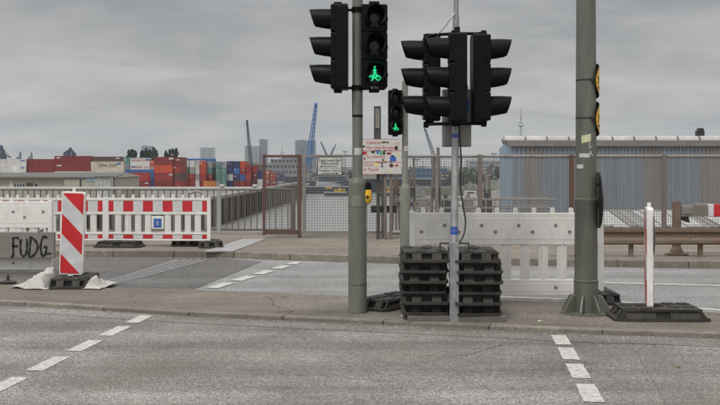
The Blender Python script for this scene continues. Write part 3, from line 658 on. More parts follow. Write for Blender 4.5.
# ---- thick pole on the right
pE = G(586, 313, ISL); ye = pE.y
tE = thing('lamp_pole', 'thick grey-green pole with flared gusset foot, yellow plates and stickers', 'pole', pE, 0)
m = MB(); m.lathe([(.118, 0), (.118, .31), (.122, .315), (.122, .33), (.113, .335), (.110, 1.10), (.113, 1.105), (.113, 1.13), (.104, 1.135), (.098, 2.4), (.090, 4.2)], 36); m.build('shaft', M['mast'], tE, True)
for i in range(8):
    a = R(i*45+20); m = MB(); Mx = Matrix.Rotation(a, 4, 'Z')
    prof = [(.10, 0), (.245, 0), (.245, .035), (.165, .175), (.10, .19)]; n = 5
    vs = [Mx @ Vector((p[0], -.011, p[1])) for p in prof]+[Mx @ Vector((p[0], .011, p[1])) for p in prof]
    m.add(vs, [tuple(range(n)), tuple(range(2*n-1, n-1, -1))]+[(i_, n+i_, n+(i_+1) % n, (i_+1) % n) for i_ in range(n)]); m.build('gusset', M['mast'], tE, bevel=.004)
m = MB(); m.lathe([(.25, 0), (.25, .014), (.11, .016)], 30); m.build('foot_flange', M['mast'], tE, True)
def ez(y): return EYE-(y-HY)*ye/F-ISL
def pole_r(z): return .104-(z-1.135)*.0047
for yc_, txt in ((81, '37'), (119, '532')):           # curved yellow plates strapped round the pole
    zc = ez(yc_); rr = pole_r(zc)+.026; vs = []; n = 14; q = 24
    for nm, s, mt, dr in (('yellow_plate', 1.0, 'signblack', 0), ('yellow_plate_face', .94, 'yellow', .004)):
        m = MB(); vs = []
        for j in range(n+1):
            v_ = -1+2*j/n; hw = 1.62*math.sqrt(max(0, 1-v_*v_))*s+.001
            for i in range(q+1): a = R(122)-hw+2*hw*i/q; vs.append(((rr+dr)*math.sin(a), -(rr+dr)*math.cos(a), zc+v_*.185*s))
        m.add(vs, [(j*(q+1)+i, j*(q+1)+i+1, (j+1)*(q+1)+i+1, (j+1)*(q+1)+i) for j in range(n) for i in range(q)])
        o = m.build(nm, M[mt], tE, True)
    for k_, (a0, a1, dz) in enumerate(((48, 56, .03), (46, 54, -.02), (60, 74, .01), (52, 70, -.07))): wrap(tE, rr+.006, zc+dz-.012, zc+dz+.012, a0, a1, M['signblack'], 'printed_mark')
    m = MB(); m.lathe([(pole_r(zc)+.001, 0), (pole_r(zc)+.003, .001), (pole_r(zc)+.003, .013), (pole_r(zc)+.001, .014)], 30, (0, 0, zc)); m.build('strap', M['signback'], tE, True)
    m = MB(); m.box(.02, .05, -.112, -.094, zc-.006, zc+.02); m.build('strap_buckle', M['signback'], tE)
wrap(tE, pole_r(ez(143))+.002, ez(143.5), ez(136), -38, 14, M['stickerpale'], tilt=.02)
wrap(tE, pole_r(ez(158))+.002, ez(157.5), ez(153.5), -52, 8, M['stickerwhite']); wrap(tE, pole_r(ez(169))+.002, ez(168.5), ez(164.5), -70, -28, M['stickerwhite'])
for s_, yy in (('5', 146), ('A', 154)): text('marking', s_, .075, (.012 if s_ == '5' else .02, -.1035, ez(yy)), (R(90), 0, 0), M['stickerwhite'], tE)
m = MB(); m.tube((0, 0, -.006), (0, 0, .006), 0.28, 0.28, 32); sg = m.build('round_sign', M['signback'], tE, True, loc=(.128, .02, ez(200))); sg.rotation_euler = (0, R(90), R(-5))
for yy in (185, 205): m = MB(); m.box(.09, .124, -.02, .03, ez(yy)-.02, ez(yy)+.02); m.build('sign_clamp', M['signback'], tE)

# ---- signboard "Centrum" on posts by the fence
ZS = 18.45
tS = thing('direction_sign', 'three stacked white boards with red lettering and stickers on dark posts', 'sign', (0, ZS, 0))
def sp(px, py, dy=0): p = U(px, py, ZS); return (p.x, dy, p.z)
for i, (y0, y1) in enumerate(((139, 150.3), (150.8, 161.8), (162.3, 174.2))):
    a, b = sp(354, y1), sp(401.5, y0); m = MB(); m.box(a[0], b[0], -.012, .012, a[2], b[2]); bd = m.build('sign_board', M['signwhite'], tS, bevel=.003)
    for (u0, u1, v0, v1) in ((354, 401.5, y0, y0+.28), (354, 401.5, y1-.28, y1)):
        p0, p1 = sp(u0, v1), sp(u1, v0); m = MB(); m.box(p0[0], p1[0], -.0145, -.011, p0[2], p1[2]); m.build('red_border', M['signred'], bd)
    lines = (('Centrum', 366.5, 142.6, .083), ('Nur eine Einreise', 366, 147.6, .077)), (('Nur Einreise', 366, 156.8, .07),), (('ntrum', 363.5, 165.0, .07), ('er Tunnel', 363.5, 169.5, .07))
    for s_, px, py, sz in lines[i]: text('lettering', s_, sz, sp(px, py, -.0135), (R(90), 0, 0), M['signred'], bd, 'LEFT')
    marks = ([(384, 142.2, 3, 1.6, 'signblack'), (387.5, 142.4, 2.4, 1.4, 'signblack'), (395.5, 143.6, .8, 2, 'signred'), (398.6, 143.6, .8, 2, 'signred'), (363.5, 146.5, 2.6, 1.8, 'signback'), (396.3, 148, 3, 4, 'signback')],
             [(365, 153, 3.5, 3, 'signred'), (362.6, 153.6, 1.5, 4, 'signblack'), (373, 152, 3.6, 2.2, 'signback'), (377.8, 152, 2.4, 3.4, 'signblue'), (381, 153, 2.4, 4, 'signgreen'), (384, 153, 2.2, 3.6, 'signback'), (388, 153.4, 3.2, 1.6, 'signred'), (393, 159, 6, 4.4, 'signblue'), (392.5, 156, 3.4, 1.4, 'signback'), (398.5, 154, 1.4, 2.2, 'signyellow'), (366, 158.6, 4, 1.8, 'stickerwhite'), (364.3, 158.4, 1.4, 2, 'signred'), (383, 160, 2, 1.6, 'signblack')],
             [(376.2, 164.8, 2.4, 3.6, 'signyellow'), (382, 163.8, 2.2, 1.4, 'signback'), (382, 166.3, 2.4, 1.2, 'signblack'), (390.8, 171, 3.2, 3, 'stickerpale'), (386, 172, 4, 2.4, 'stickerwhite'), (396, 169.5, 2.8, 2, 'stickerwhite')])[i]
    for px, py, ww, hh, mk in marks:
        p0, p1 = sp(px-ww/2, py+hh/2), sp(px+ww/2, py-hh/2); m = MB(); m.box(p0[0], p1[0], -.015, -.011, p0[2], p1[2]); m.build('sticker', M[mk], bd)
    if i == 2:
        p = sp(391.3, 165.4); m = MB(); m.tube((p[0], -.0155, p[2]), (p[0], -.011, p[2]), .036, None, 20); m.build('round_sticker', mat('dark_red_sticker', (.08, .015, .015)), bd)
    if i > 0:
        p = sp(396.5 if i == 2 else 389.6, 165.4 if i == 2 else 153.4); m = MB(); m.box(p[0]-.05, p[0]+.01, -.015, -.011, p[2]-.009, p[2]+.009); yslab(m, [(p[0]+.0, p[2]-.03), (p[0]+.04, p[2]), (p[0]+.0, p[2]+.03)], -.015, -.011); m.build('red_arrow', M['signred'], bd)
m = MB(); a, b = sp(374, 240), sp(381, 106); c_ = sp(376.5, 160); d_ = sp(380, 160); m.box(a[0], b[0], .05, .15, c_[2], b[2]); m.box(c_[0], d_[0], .06, .14, PAVE, c_[2]); m.build('main_post', mat('dark_post_steel', (.045, .043, .042), .6, 0, .2, 6, (.14, .12, .1), .4, 4), tS, bevel=.004)
m = MB(); a, b = sp(375.3, 128), sp(379.6, 108.5); m.box(a[0], b[0], .04, .052, a[2], b[2]); m.build('post_plate', M['fencegrey'], tS)
for px in (385.5, 391):
    m = MB(); a = sp(px-1.6, 240); b = sp(px+1.6, 150); m.box(a[0], b[0], .02, .08, PAVE, b[2]); m.build('post', M['postbrown'], tS, bevel=.003)
m = MB(); a, b = sp(371, 213), sp(397, 206); m.box(a[0], b[0], .085, .15, a[2], b[2]); m.build('cross_beam', M['signback'], tS)

# ---- railing on the left
ZR = 19.8
tR = thing('bridge_railing', 'grey tubular bridge railing with dark upright bars behind striped barriers', 'railing', (0, ZR, PAVE))
def rx(px): return (px-HX)*ZR/F
rt = EYE-(188.7-HY)*ZR/F-PAVE
m = MB(); m.tube((rx(-420), 0, rt), (rx(262), 0, rt), .040, None, 14); m.build('handrail', M['railgrey'], tR, True)
m = MB(); m.tube((rx(262), 0, rt+.0), (rx(294), 0, rt-.02), .028, None, 14); m.build('handrail', M['baluster'], tR, True)
m = MB(); m.box(rx(-420), rx(294), -.02, .02, .07, .11); m.build('bottom_rail', M['baluster'], tR)
x = rx(219); base = None; i = 0
while x > rx(-400):
    if base is None: m = MB(); m.box(-.04, .04, -.03, .03, 0, rt); base = m.build('post', M['railgrey'], tR, bevel=.004); base.location = (x, 0, 0)
    else: share(base, tR, (x, 0, 0))
    x -= 2.0; i += 1
m = MB(); m.box(-.05, .05, -.04, .04, 0, rt); m.build('post', M['baluster'], tR).location = (rx(293), 0, 0)
base = None; x = rx(288); posts = [rx(219)-2.0*k_ for k_ in range(8)]
while x > rx(-60):
    if min(abs(x-q) for q in posts) > .05:
        if base is None: m = MB(); m.box(-.009, .009, -.012, .012, .10, rt-.02); base = m.build('baluster', M['baluster'], tR); base.location = (x, 0, 0)
        else: share(base, tR, (x, 0, 0))
    x -= .125
for px in (222, 255): m = MB(); m.box(rx(px)-.045, rx(px)+.045, -.05, .05, rt+.035, rt+.085); m.build('rail_cap', M['stickerwhite'], tR, bevel=.01)
m = MB(); m.path(smooth([(rx(189), -.02, rt), (rx(191), -.05, rt-.09), (rx(196), -.06, rt-.05), (rx(203), -.05, rt-.10), (rx(206), -.03, rt-.30), (rx(206), 0, .12)]), .022, 10); m.build('bent_pipe', M['railgrey'], tR, True)

# ---- wire-mesh fence with rusty gate
ZF = 18.85; ft = EYE-(154.8-HY)*ZF/F-PAVE
def fx(px): return (px-HX)*ZF/F
def mesh_panel(parent, x0, x1, z0, z1, step=.05, r_=.0035, name='wire_mesh', mt='wire'):
    m = MB(); n = max(1, round((x1-x0)/step))
    for i in range(1, n): x = x0+(x1-x0)*i/n; m.box(x-r_, x+r_, -r_, r_, z0, z1)
    k_ = max(1, round((z1-z0)/step))
    for i in range(1, k_): z = z0+(z1-z0)*i/k_; m.box(x0, x1, r_+.0005, 2.6*r_, z-r_, z+r_)
    return tag(m.build(name, M[mt], parent), kind='stuff')
tG = thing('gate', 'rusty red gate leaf with wire mesh at the end of the railing', 'gate', (0, ZF, PAVE))
for px, ww in ((264, .05), (299.5, .075)): m = MB(); m.box(fx(px)-ww/2, fx(px)+ww/2, -.03, .03, .0 if px > 280 else .05, ft+.01); m.build('gate_stile', M['rust'], tG, bevel=.004)
m = MB(); m.box(fx(264)+.025, fx(299.5)-.0375, -.022, .022, ft-.05, ft-.002); m.build('gate_rail', M['rust'], tG)
m = MB(); m.box(fx(264)+.025, fx(299.5)-.0375, -.022, .022, .07, .15); m.build('gate_rail', M['rust'], tG)
mesh_panel(tG, fx(264), fx(299.5), .15, ft-.05)
tF = thing('gate', 'grey steel gate leaf with wire mesh carrying the harbour direction plate', 'gate', (0, ZF, PAVE))
for px in (304, 383): m = MB(); m.box(fx(px)-.035, fx(px)+.035, -.028, .028, .0, ft+.01); m.build('gate_stile', M['fencegrey'], tF, bevel=.004)
for z0, z1 in ((ft-.045, ft), (.07, .13)): m = MB(); m.box(fx(304)+.035, fx(383)-.035, -.022, .022, z0, z1); m.build('gate_rail', M['fencegrey'], tF)
mesh_panel(tF, fx(304), fx(383), .13, ft-.045)
tP = thing('direction_plate', 'small white sign reading Steinwerder Elbtunnel and Veddeler Damm on the grey gate', 'sign', (0, ZF-.04, PAVE))
def fz(py): return EYE-(py-HY)*ZF/F-PAVE
m = MB(); m.box(fx(317.3), fx(342.3), -.008, .008, fz(175), fz(156.8)); m.build('border_plate', M['signblack'], tP)
m = MB(); m.box(fx(318), fx(341.6), -.011, -.006, fz(174.4), fz(157.5)); fc = m.build('plate_face', M['signwhite'], tP)
for s_, py, sz in (('Steinwerder', 160.3, .088), ('Elbtunnel', 163.4, .088), ('Veddeler Damm', 170.6, .066)): text('lettering', s_, sz, (fx(329.8), -.012, fz(py)), (R(90), 0, 0), M['signblack'], fc)
for py in (166.4, 173.3):
    m = MB(); m.box(fx(321.5), fx(337), -.0135, -.0105, fz(py)-.005, fz(py)+.005); yslab(m, [(fx(336.5), fz(py)-.018), (fx(338.6), fz(py)), (fx(336.5), fz(py)+.018)], -.0135, -.0105) if py > 170 else yslab(m, [(fx(322), fz(py)+.018), (fx(319.9), fz(py)), (fx(322), fz(py)-.018)], -.0135, -.0105); m.build('arrow', M['signblack'], fc)
m = MB(); m.box(fx(318), fx(341.6), -.0135, -.0105, fz(168.2), fz(167.9)); m.build('dividing_line', M['signblack'], fc)
for px in (320, 340): m = MB(); m.box(fx(px)-.012, fx(px)+.012, .008, .048, fz(160), fz(158)); m.build('clip', M['galv'], tP)
tM = thing('mesh_fence', 'long grey wire mesh fence in front of the blue shed', 'fence', (0, ZF, PAVE))
posts_px = [437, 480, 571.5, 664, 757, 850]; prev = 386
for px in posts_px:
    ww = .05 if px == 437 else .085
    m = MB(); m.box(fx(px)-ww/2, fx(px)+ww/2, -.035, .035, 0, ft+.005); m.box(fx(px)-ww/2-.05, fx(px)+ww/2+.05, -.03, .03, ft-.04, ft-.02); m.build('post', M['rust'] if px in (571.5, 757) else M['postbrown'] if px in (480, 664) else M['fencegrey'], tM, bevel=.004)
    m = MB(); m.tube((fx(prev)+.04, 0, ft-.03), (fx(px)-ww/2, 0, ft-.03), .028, None, 10); m.build('top_tube', M['fencegrey'], tM, True)
    m = MB(); m.box(fx(prev)+.04, fx(px)-ww/2, -.018, .018, .06, .10); m.build('bottom_rail', M['fencegrey'], tM)
    mesh_panel(tM, fx(prev)+.03, fx(px)-ww/2, .10, ft-.03)
    prev = px

# ---- guard rail and boom barrier on the right
ZG = 14.95
tQ = thing('guard_rail', 'rusty steel guard rail on short posts along the far kerb', 'guard rail', (0, ZG, PAVE))
def gx(px): return (px-HX)*ZG/F
zt = EYE-(228.3-HY)*ZG/F-PAVE
prof = [(-.045, zt-.02), (-.045, zt), (.02, zt), (.02, zt-.012), (-.03, zt-.02), (-.03, zt-.05), (.005, zt-.09), (.005, zt-.14), (-.03, zt-.18), (-.03, zt-.225), (.0, zt-.245), (.0, zt-.25), (-.04, zt-.232), (-.045, zt-.225), (-.045, zt-.18), (-.01, zt-.14), (-.01, zt-.09), (-.045, zt-.05)]
for x0, x1 in ((548, 690), (690.4, 960)):
    m = MB(); m.xprism(prof, gx(x0), gx(x1)); m.build('beam', M['rust_brown'], tQ)
for px in (580, 632, 701.5, 770, 840):
    m = MB(); m.box(gx(px)-.032, gx(px)+.032, .02, .09, 0, zt-.03); m.box(gx(px)-.07, gx(px)+.07, -.03, .13, 0, .012); m.build('post', M['rust_brown'], tQ, bevel=.004)
for px in (560, 600, 655, 689, 692, 720): m = MB(); m.tube((gx(px), -.02, zt-.115), (gx(px), -.004, zt-.115), .014, None, 6); m.build('bolt', M['galv'], tQ)
tO = thing('boom_barrier', 'rusty boom barrier post with grey clamp and red-tipped white arm', 'boom barrier', (0, 15.25, PAVE))
def ox(px): return (px-HX)*15.25/F
def oz(py): return EYE-(py-HY)*15.25/F-PAVE
m = MB(); m.box(ox(673), ox(680), -.055, .055, .02, oz(202)); m.box(ox(674), ox(679), -.04, .04, oz(202), oz(200.8)); m.build('post', M['rust_brown'], tO, bevel=.005)
m = MB(); m.lathe([(.19, 0), (.19, .02), (.11, .05), (.07, .13)], 10); o = m.build('post_foot', M['rust_brown'], tO, True); o.location = (ox(676.5), 0, 0)
m = MB(); m.box(ox(680), ox(692), -.07, .06, oz(216.5), oz(205)); m.box(ox(681), ox(690.5), -.085, .0, oz(214), oz(206.5)); m.build('hinge_box', M['fencegrey'], tO, bevel=.006)
m = MB(); m.box(ox(692), ox(707), -.06, .06, oz(216), oz(205)); m.tube((ox(694), 0, oz(205)), (ox(706), 0, oz(205)), .03, None, 10); m.build('arm_clamp', mat('weathered_bronze_grey', (.17, .155, .13), .6, 0, .25, 8), tO, bevel=.006)
m = MB(); m.box(ox(680.5), ox(688), -.04, .04, oz(220), oz(216.8)); m.tube((ox(681), -.02, oz(219)), (ox(689), -.02, oz(221.5)), .02); m.build('latch', M['signback'], tO)
for x0, x1, mt in ((707, 713, 'sheetwhite'), (713, 742, 'red'), (742, 772, 'sheetwhite'), (772, 802, 'red')):
    m = MB(); m.box(ox(x0), ox(x1), -.045, .045, oz(216.5), oz(204)); m.build('arm_section', M[mt], tO, bevel=.008)
for px in (720, 760): m = MB(); m.box(ox(px)-.03, ox(px)+.03, -.03, .03, .0, oz(216)); m.build('arm_support', M['rust_brown'], tO) if px > 740 else None

# ================================================================== background
M['beige'] = mat('beige_render', (.40, .375, .30), .85, 0, .12, .3, (.25, .23, .19), .4, .3, stretch=(1, 1, .5))
M['craneblue'] = mat('crane_blue_paint', (.03, .14, .36), .5, 0, .15, .2)
M['cranedark'] = mat('crane_dark_paint', (.03, .035, .075), .6, 0, .15, .2)
M['cranegrey'] = mat('crane_grey_paint', (.14, .17, .20), .6, 0, .15, .2)
M['cor_blue'] = mat('shed_blue_sheet', (.205, .24, .285), .5, 0, .14, .9, (.155, .155, .16), .5, .6, stretch=(1.5, 1.5, .12))
M['cor_beige'] = mat('shed_grey_sheet', (.225, .215, .208), .55, 0, .12, .9, (.15, .135, .125), .5, .6, stretch=(1.5, 1.5, .12))
M['cor_light'] = mat('shed_gable_sheet', (.27, .36, .45), .5, 0, .10, .5)
M['fascia'] = mat('shed_fascia', (.19, .17, .155), .6, 0, .15, .8)
M['skylight'] = mat('skylight_plastic', (.46, .465, .455), .5, 0, .15, .8, (.26, .25, .23), .6, .6)
M['glassdark'] = mat('dark_window_glass', (.04, .05, .06), .15)
def corrugated(m, x0, x1, y, z0, z1, pitch=.5, dep=.13):
    n = max(1, int(round((x1-x0)/pitch))); p = (x1-x0)/n; prof = []
    for i in range(n): a = x0+i*p; prof += [(a, y), (a+.35*p, y), (a+.5*p, y-dep), (a+.85*p, y-dep)]
    prof.append((x1, y)); vs = []
    for q in prof: vs += [(q[0], q[1], z0), (q[0], q[1], z1)]
    k_ = len(prof); m.add(vs, [(2*i, 2*i+2, 2*i+3, 2*i+1) for i in range(k_-1)]); return m
ZW = 127.0
tW = thing('shed', 'large corrugated shed with blue and grey wall stripes and white roof lights', 'shed', (0, ZW, -5.0))
def wx(px): return (px-HX)*ZW/F
def wz(py): return EYE-(py-HY)*ZW/F+5.0
ev, fa = wz(146), wz(140.5)
for i, (x0, x1, mt) in enumerate(((511.5, 525, 'cor_blue'), (525, 542, 'cor_beige'), (542, 574, 'cor_blue'), (574, 600, 'cor_beige'), (600, 643, 'cor_blue'), (643, 662, 'cor_beige'), (662, 701, 'cor_blue'), (701, 735, 'cor_beige'), (735, 790, 'cor_blue'), (790, 812, 'cor_beige'), (812, 900, 'cor_blue'))):
    m = corrugated(MB(), wx(x0), wx(x1), 0, 0, ev); m.build('wall_panel', M[mt], tW)
# gable wall on the left, seen at a slant
m = MB(); gx0 = wx(511.5); m.add([(gx0, 0, 0), (gx0+.4, 14, 0), (gx0+.4, 14, ev-.2), (gx0+.2, 7.5, ev+.5), (gx0, 0, ev)], [(4, 3, 2, 1, 0)]); m.build('gable_wall', M['cor_light'], tW)
m = MB(); m.hexa([(wx(508), -.5, ev), (wx(900), -.5, ev), (wx(900), 15, ev+.6), (wx(519), 15, ev+.6)], [(wx(506), -.5, fa), (wx(900), -.5, fa), (wx(900), 15, fa+.6), (wx(518), 15, fa+.6)]); m.build('roof', M['fascia'], tW)
x = 504.5; base = None
while x < 880:
    m_len = 2.55
    if base is None:
        m = MB(); vs = []; n = 10
        for i in range(n+1):
            a = math.pi*i/n; vs += [(0, -.75*math.cos(a), .62*math.sin(a)), (m_len, -.75*math.cos(a), .62*math.sin(a))]
        m.add(vs, [(2*i, 2*i+1, 2*i+3, 2*i+2) for i in range(n)]+[tuple(range(0, 2*n+2, 2)), tuple(range(2*n+1, 0, -2))]); base = m.build('roof_light', M['skylight'], tW, True); base.location = (wx(x), .6, fa)
    else: share(base, tW, (wx(x), .6, fa))
    x += 21.8
m = MB(); m.box(wx(703), wx(710), 2, 3, fa, wz(130)); m.box(wx(704.5), wx(709.5), 2.1, 2.9, wz(130), wz(127.5)); m.build('chimney', M['signback'], tW)
# low white-roofed boathouse in front of it
tH = thing('boathouse', 'low building with white ribbed roof seen through the fence below the shed', 'building', (0, 62, -5.0))
def hx(px): return (px-HX)*62/F
def hz(py): return EYE-(py-HY)*62/F+5.0
m = MB(); m.box(hx(612), hx(840), .3, 9.5, 0, hz(226)); m.build('wall', M['concrete'], tH)
n = 30
base = None
for i in range(n):
    w_ = (hx(850)-hx(604))/n
    if base is None:
        m = MB(); m.hexa([(.02, -.3, hz(226)), (w_-.02, -.3, hz(226)), (w_-.02+.0, 5, hz(214.5)), (.02, 5, hz(214.5))], [(.02, -.3, hz(226)+.08), (w_-.02, -.3, hz(226)+.08), (w_-.02, 5, hz(214.5)+.08), (.02, 5, hz(214.5)+.08)]); m.box(w_-.05, w_+.01, -.3, -.29, hz(226), hz(226)+.14)
        base = m.build('roof_panel', M['skylight'], tH); base.location = (hx(604), 0, 0)
    else:
        o = share(base, tH, (hx(604)+w_*i, rnd.uniform(-.06, .04), -.10*abs(math.sin(i*.9))))
        if i % 9 in (3, 4) or rnd.random() < .15: o.material_slots[0].link = 'OBJECT'; o.material_slots[0].material = M['fencegrey'] if i % 2 else M['box_grey']
m = MB(); m.hexa([(hx(604), 5, hz(214.5)), (hx(850), 5, hz(214.5)), (hx(850), 9.8, hz(226)), (hx(604), 9.8, hz(226))], [(hx(604), 5, hz(214.5)+.06), (hx(850), 5, hz(214.5)+.06), (hx(850), 9.8, hz(226)+.06), (hx(604), 9.8, hz(226)+.06)]); m.build('rear_roof', M['skylight'], tH)
m = MB(); m.prism([(10, 40), (150, 40), (150, 75), (14, 75)], WATER-.4, -5.0); struct(m.build('boathouse_quay', M['ground']))

# quay wall cladding: fender piles along the left quay
qa, qb, qc = Vector((-37, 60, 0)), Vector((-24, 165, 0)), Vector((-18.2, 300, 0))
tK = thing('quay_wall', 'long stained quay wall with timber fender piles along the river', 'quay wall', (0, 0, WATER))
for a, b in ((qa, qb), (qb, qc)):
    d = (b-a).normalized(); nrm = Vector((d.y, -d.x, 0))
    m = MB(); m.hexa([a+Vector((0,0,-.3)), b+Vector((0,0,-.3)), b+nrm*.5+Vector((0,0,-.3)), a+nrm*.5+Vector((0,0,-.3))], [a+Vector((0,0,4.4)), b+Vector((0,0,4.4)), b+nrm*.5+Vector((0,0,4.4)), a+nrm*.5+Vector((0,0,4.4))]); m.build('wall_face', M['quay'], tK)
    m = MB(); m.hexa([a-nrm*.4+Vector((0,0,4.4)), b-nrm*.4+Vector((0,0,4.4)), b+nrm*.8+Vector((0,0,4.4)), a+nrm*.8+Vector((0,0,4.4))], [a-nrm*.4+Vector((0,0,4.9)), b-nrm*.4+Vector((0,0,4.9)), b+nrm*.8+Vector((0,0,4.9)), a+nrm*.8+Vector((0,0,4.9))]); m.build('coping', M['concrete'], tK)
    ln = (b-a).length; n = int(ln/3.2); base = None
    for i in range(n):
        p = a+d*(i+.5)*3.2+nrm*.75
        if base is None: m = MB(); m.tube((0, 0, -.5), (0, 0, 4.2), .24, .22, 8); base = m.build('fender_pile', mat('wet_timber', (.13, .11, .09), .8, 0, .3, 2), tK, True); base.location = p
        else: share(base, tK, p)

# ---- shipping containers
PAL = {'dark red': (.20, .014, .017), 'rust red': (.30, .028, .022), 'orange-red': (.48, .06, .02), 'cream': (.58, .54, .43), 'white': (.62, .62, .59), 'grey': (.30, .31, .30), 'blue': (.03, .13, .38), 'navy': (.018, .03, .13), 'teal': (.12, .26, .24), 'green': (.03, .10, .07), 'orange': (.50, .17, .03), 'brown': (.12, .06, .045)}
CM = {k_: mat('container_'+k_.replace(' ', '_').replace('-', '_'), v_, .6, 0, .14, .35, (.12, .08, .06), .35, .5, stretch=(1, 1, .4), rand=.08) for k_, v_ in PAL.items()}
CW, CH = 2.44, 2.55
cache = {}
def container_mesh(Ln, col, end):
    key = (round(Ln, 1), col, end)
    if key in cache: return cache[key]
    m = MB(); Lx, Wy = (CW, Ln) if end else (Ln, CW)
    m.box(.06, Lx-.06, .08, Wy-.06, .12, CH-.05)
    if not end: corrugated(m, .12, Lx-.12, .07, .12, CH-.1, .42, .05)
    else:
        for i in range(2): m.box(.14+i*1.1, .14+i*1.1+1.04, .04, .09, .16, CH-.12)
        for i in range(4): x_ = .36+i*.56; m.box(x_-.03, x_+.03, .0, .04, .14, CH-.1)
    for z in (0, CH-.12):
        m.box(0, Lx, 0, .1, z, z+.12); m.box(0, Lx, Wy-.1, Wy, z, z+.12); m.box(0, .1, .1, Wy-.1, z, z+.12); m.box(Lx-.1, Lx, .1, Wy-.1, z, z+.12)
    for x_ in (0, Lx-.12):
        for y_ in (0, Wy-.12): m.box(x_, x_+.12, y_, y_+.12, .12, CH-.12)
    me = m.mesh('shipping_container', CM[col]); cache[key] = me; return me
used = {}
def container(col, loc, Ln, end, label, rz=0, hz_=1):
    if label in used: raise Exception(label)
    used[label] = 1
    o = bpy.data.objects.new('shipping_container', container_mesh(Ln, col, end)); C.objects.link(o); o.location = loc; o.rotation_euler = (0, 0, rz); o.scale = (1, 1, hz_)
    return tag(o, label, 'container', 'shipping containers on the quay')
ON = ['top', 'second', 'third', 'fourth', 'fifth', 'sixth']
def stack(x0, x1, ytop, Zc, cols, where, end=False, rz=0):
    """whole containers from the yard up to the seen top edge; colours listed from the top"""
    X0 = (x0-HX)*Zc/F; Ln = 12.2 if end else (x1-x0)*Zc/F
    top = EYE-(ytop-HY)*Zc/F; n = len(cols); h = (top-QUAY)/n; res = []
    for i, c_ in enumerate(cols):
        lab = f'{c_} container, {ON[i]} down in {where}' if i else f'{c_} container on top of {where}'
        o = container(c_, (X0, Zc+rnd.uniform(-.06, .06), top-(i+1)*h), Ln, end, lab, rz, h/CH)
        if end: o.scale = ((x1-x0)*Zc/F/CW*.99, 1, h/CH)
        if i < 3 and rnd.random() < .6:                         # number panels and door marks
            lm = M['stickerwhite'] if c_ not in ('white', 'cream', 'grey') else M['signblue']
            if end: a_, b_, z_ = rnd.choice((.3, 1.35)), rnd.uniform(.5, .8), 1.5
            else: a_, b_, z_ = Ln*rnd.choice((.06, .8)), rnd.uniform(1.0, 1.7), 1.75
            m = MB(); m.box(a_, a_+b_, -.03, .03, z_, z_+rnd.uniform(.3, .55)); m.build('number_panel', lm, o)
        res.append(o)
    return res
def stencil(o, s, size, x, z, mt): text('lettering', s, size, (x, -.02, z), (R(90), 0, 0), mt, o, ext=.01)
# long sides facing the river, left to right
stack(-32, -1, 159.5, 335, ['navy', 'white', 'rust red', 'grey'], 'the stack cut by the left picture edge')
stack(0, 26, 159, 335, ['white', 'white', 'grey', 'white'], 'the white stack at the far left')
stack(26.5, 54, 159, 336, ['dark red', 'dark red', 'navy', 'rust red'], 'the lower dark red stack beside the white one')
stack(54.5, 91, 156, 335, ['dark red', 'dark red', 'white', 'dark red'], 'the tall dark red stack left of the cream stack')
stack(91.5, 122, 156.6, 350, ['brown', 'brown', 'rust red', 'brown'], 'the brown row behind the cream stack')
rc = stack(91, 123.5, 161.6, 318, ['cream', 'cream', 'white'], 'the cream stack above the warehouse roof')
stencil(rc[0], 'CMA CGM', 1.3, 5.4, 1.4, M['signblack'])
stack(123.9, 129.6, 157.3, 345, ['teal', 'grey', 'grey', 'navy'], 'the teal topped stack seen end on', True)
rw = stack(130.2, 149.6, 158, 345, ['white', 'white', 'blue', 'rust red'], 'the white stack with red lettering')
for o in rw[:2]: stencil(o, 'HAMBURG SUD', .85, 3.4, 1.7, M['signred'])
stack(149.9, 157, 160, 345, ['orange-red', 'grey', 'navy', 'navy'], 'the short stack with orange-red end', True)
stack(123.5, 153, 169.6, 325, ['blue', 'navy'], 'the low blue stack in front of the lettered white one')
stack(128.5, 149, 172.6, 300, ['rust red', 'dark red'], 'the low red stack nearest the river')
stack(154, 172.5, 157, 310, ['dark red', 'orange-red', 'rust red', 'dark red'], 'the big red stack in the middle')
stack(172.8, 180.2, 157.2, 311, ['dark red', 'rust red', 'brown', 'rust red'], 'the end-on column beside the big red stack', True)
# coloured block seen end on
stack(182, 215, 158.6, 372, ['blue', 'blue', 'navy', 'blue'], 'the long blue stack behind the coloured columns')
ends = [(182, 188.5, 160.4, ['white', 'green', 'rust red', 'dark red'], 'first'), (189, 195, 160.6, ['white', 'grey', 'rust red', 'rust red'], 'second'), (195.4, 199.4, 160.2, ['white', 'white', 'grey', 'white'], 'third'),
        (199.8, 206, 161.2, ['orange-red', 'orange-red', 'rust red', 'dark red'], 'fourth'), (206.4, 212, 161.4, ['grey', 'teal', 'rust red', 'orange'], 'fifth'), (216, 221, 161.6, ['teal', 'teal', 'teal', 'grey'], 'sixth'),
        (221.4, 226.4, 161.8, ['grey', 'teal', 'teal', 'teal'], 'seventh'), (227, 233, 161.2, ['navy', 'navy', 'white', 'navy'], 'eighth'), (233.4, 239.6, 161.2, ['navy', 'blue', 'navy', 'dark red'], 'ninth'),
        (240, 245.4, 161.4, ['orange-red', 'rust red', 'blue', 'rust red'], 'tenth'), (245.8, 251, 165.5, ['dark red', 'rust red', 'dark red'], 'eleventh'), (251.4, 257, 166, ['rust red', 'dark red', 'brown'], 'twelfth'), (257.4, 263, 171, ['navy', 'white'], 'thirteenth'), (263.4, 269.5, 170, ['orange-red', 'rust red'], 'fourteenth'), (270, 276, 173, ['rust red', 'dark red'], 'fifteenth'), (276.4, 282, 174, ['navy', 'grey'], 'sixteenth')]
for x0, x1, yt, cols, nm in ends: stack(x0, x1, yt, 330+rnd.uniform(0, 3), cols, f'the {nm} end-on column right of red', True)
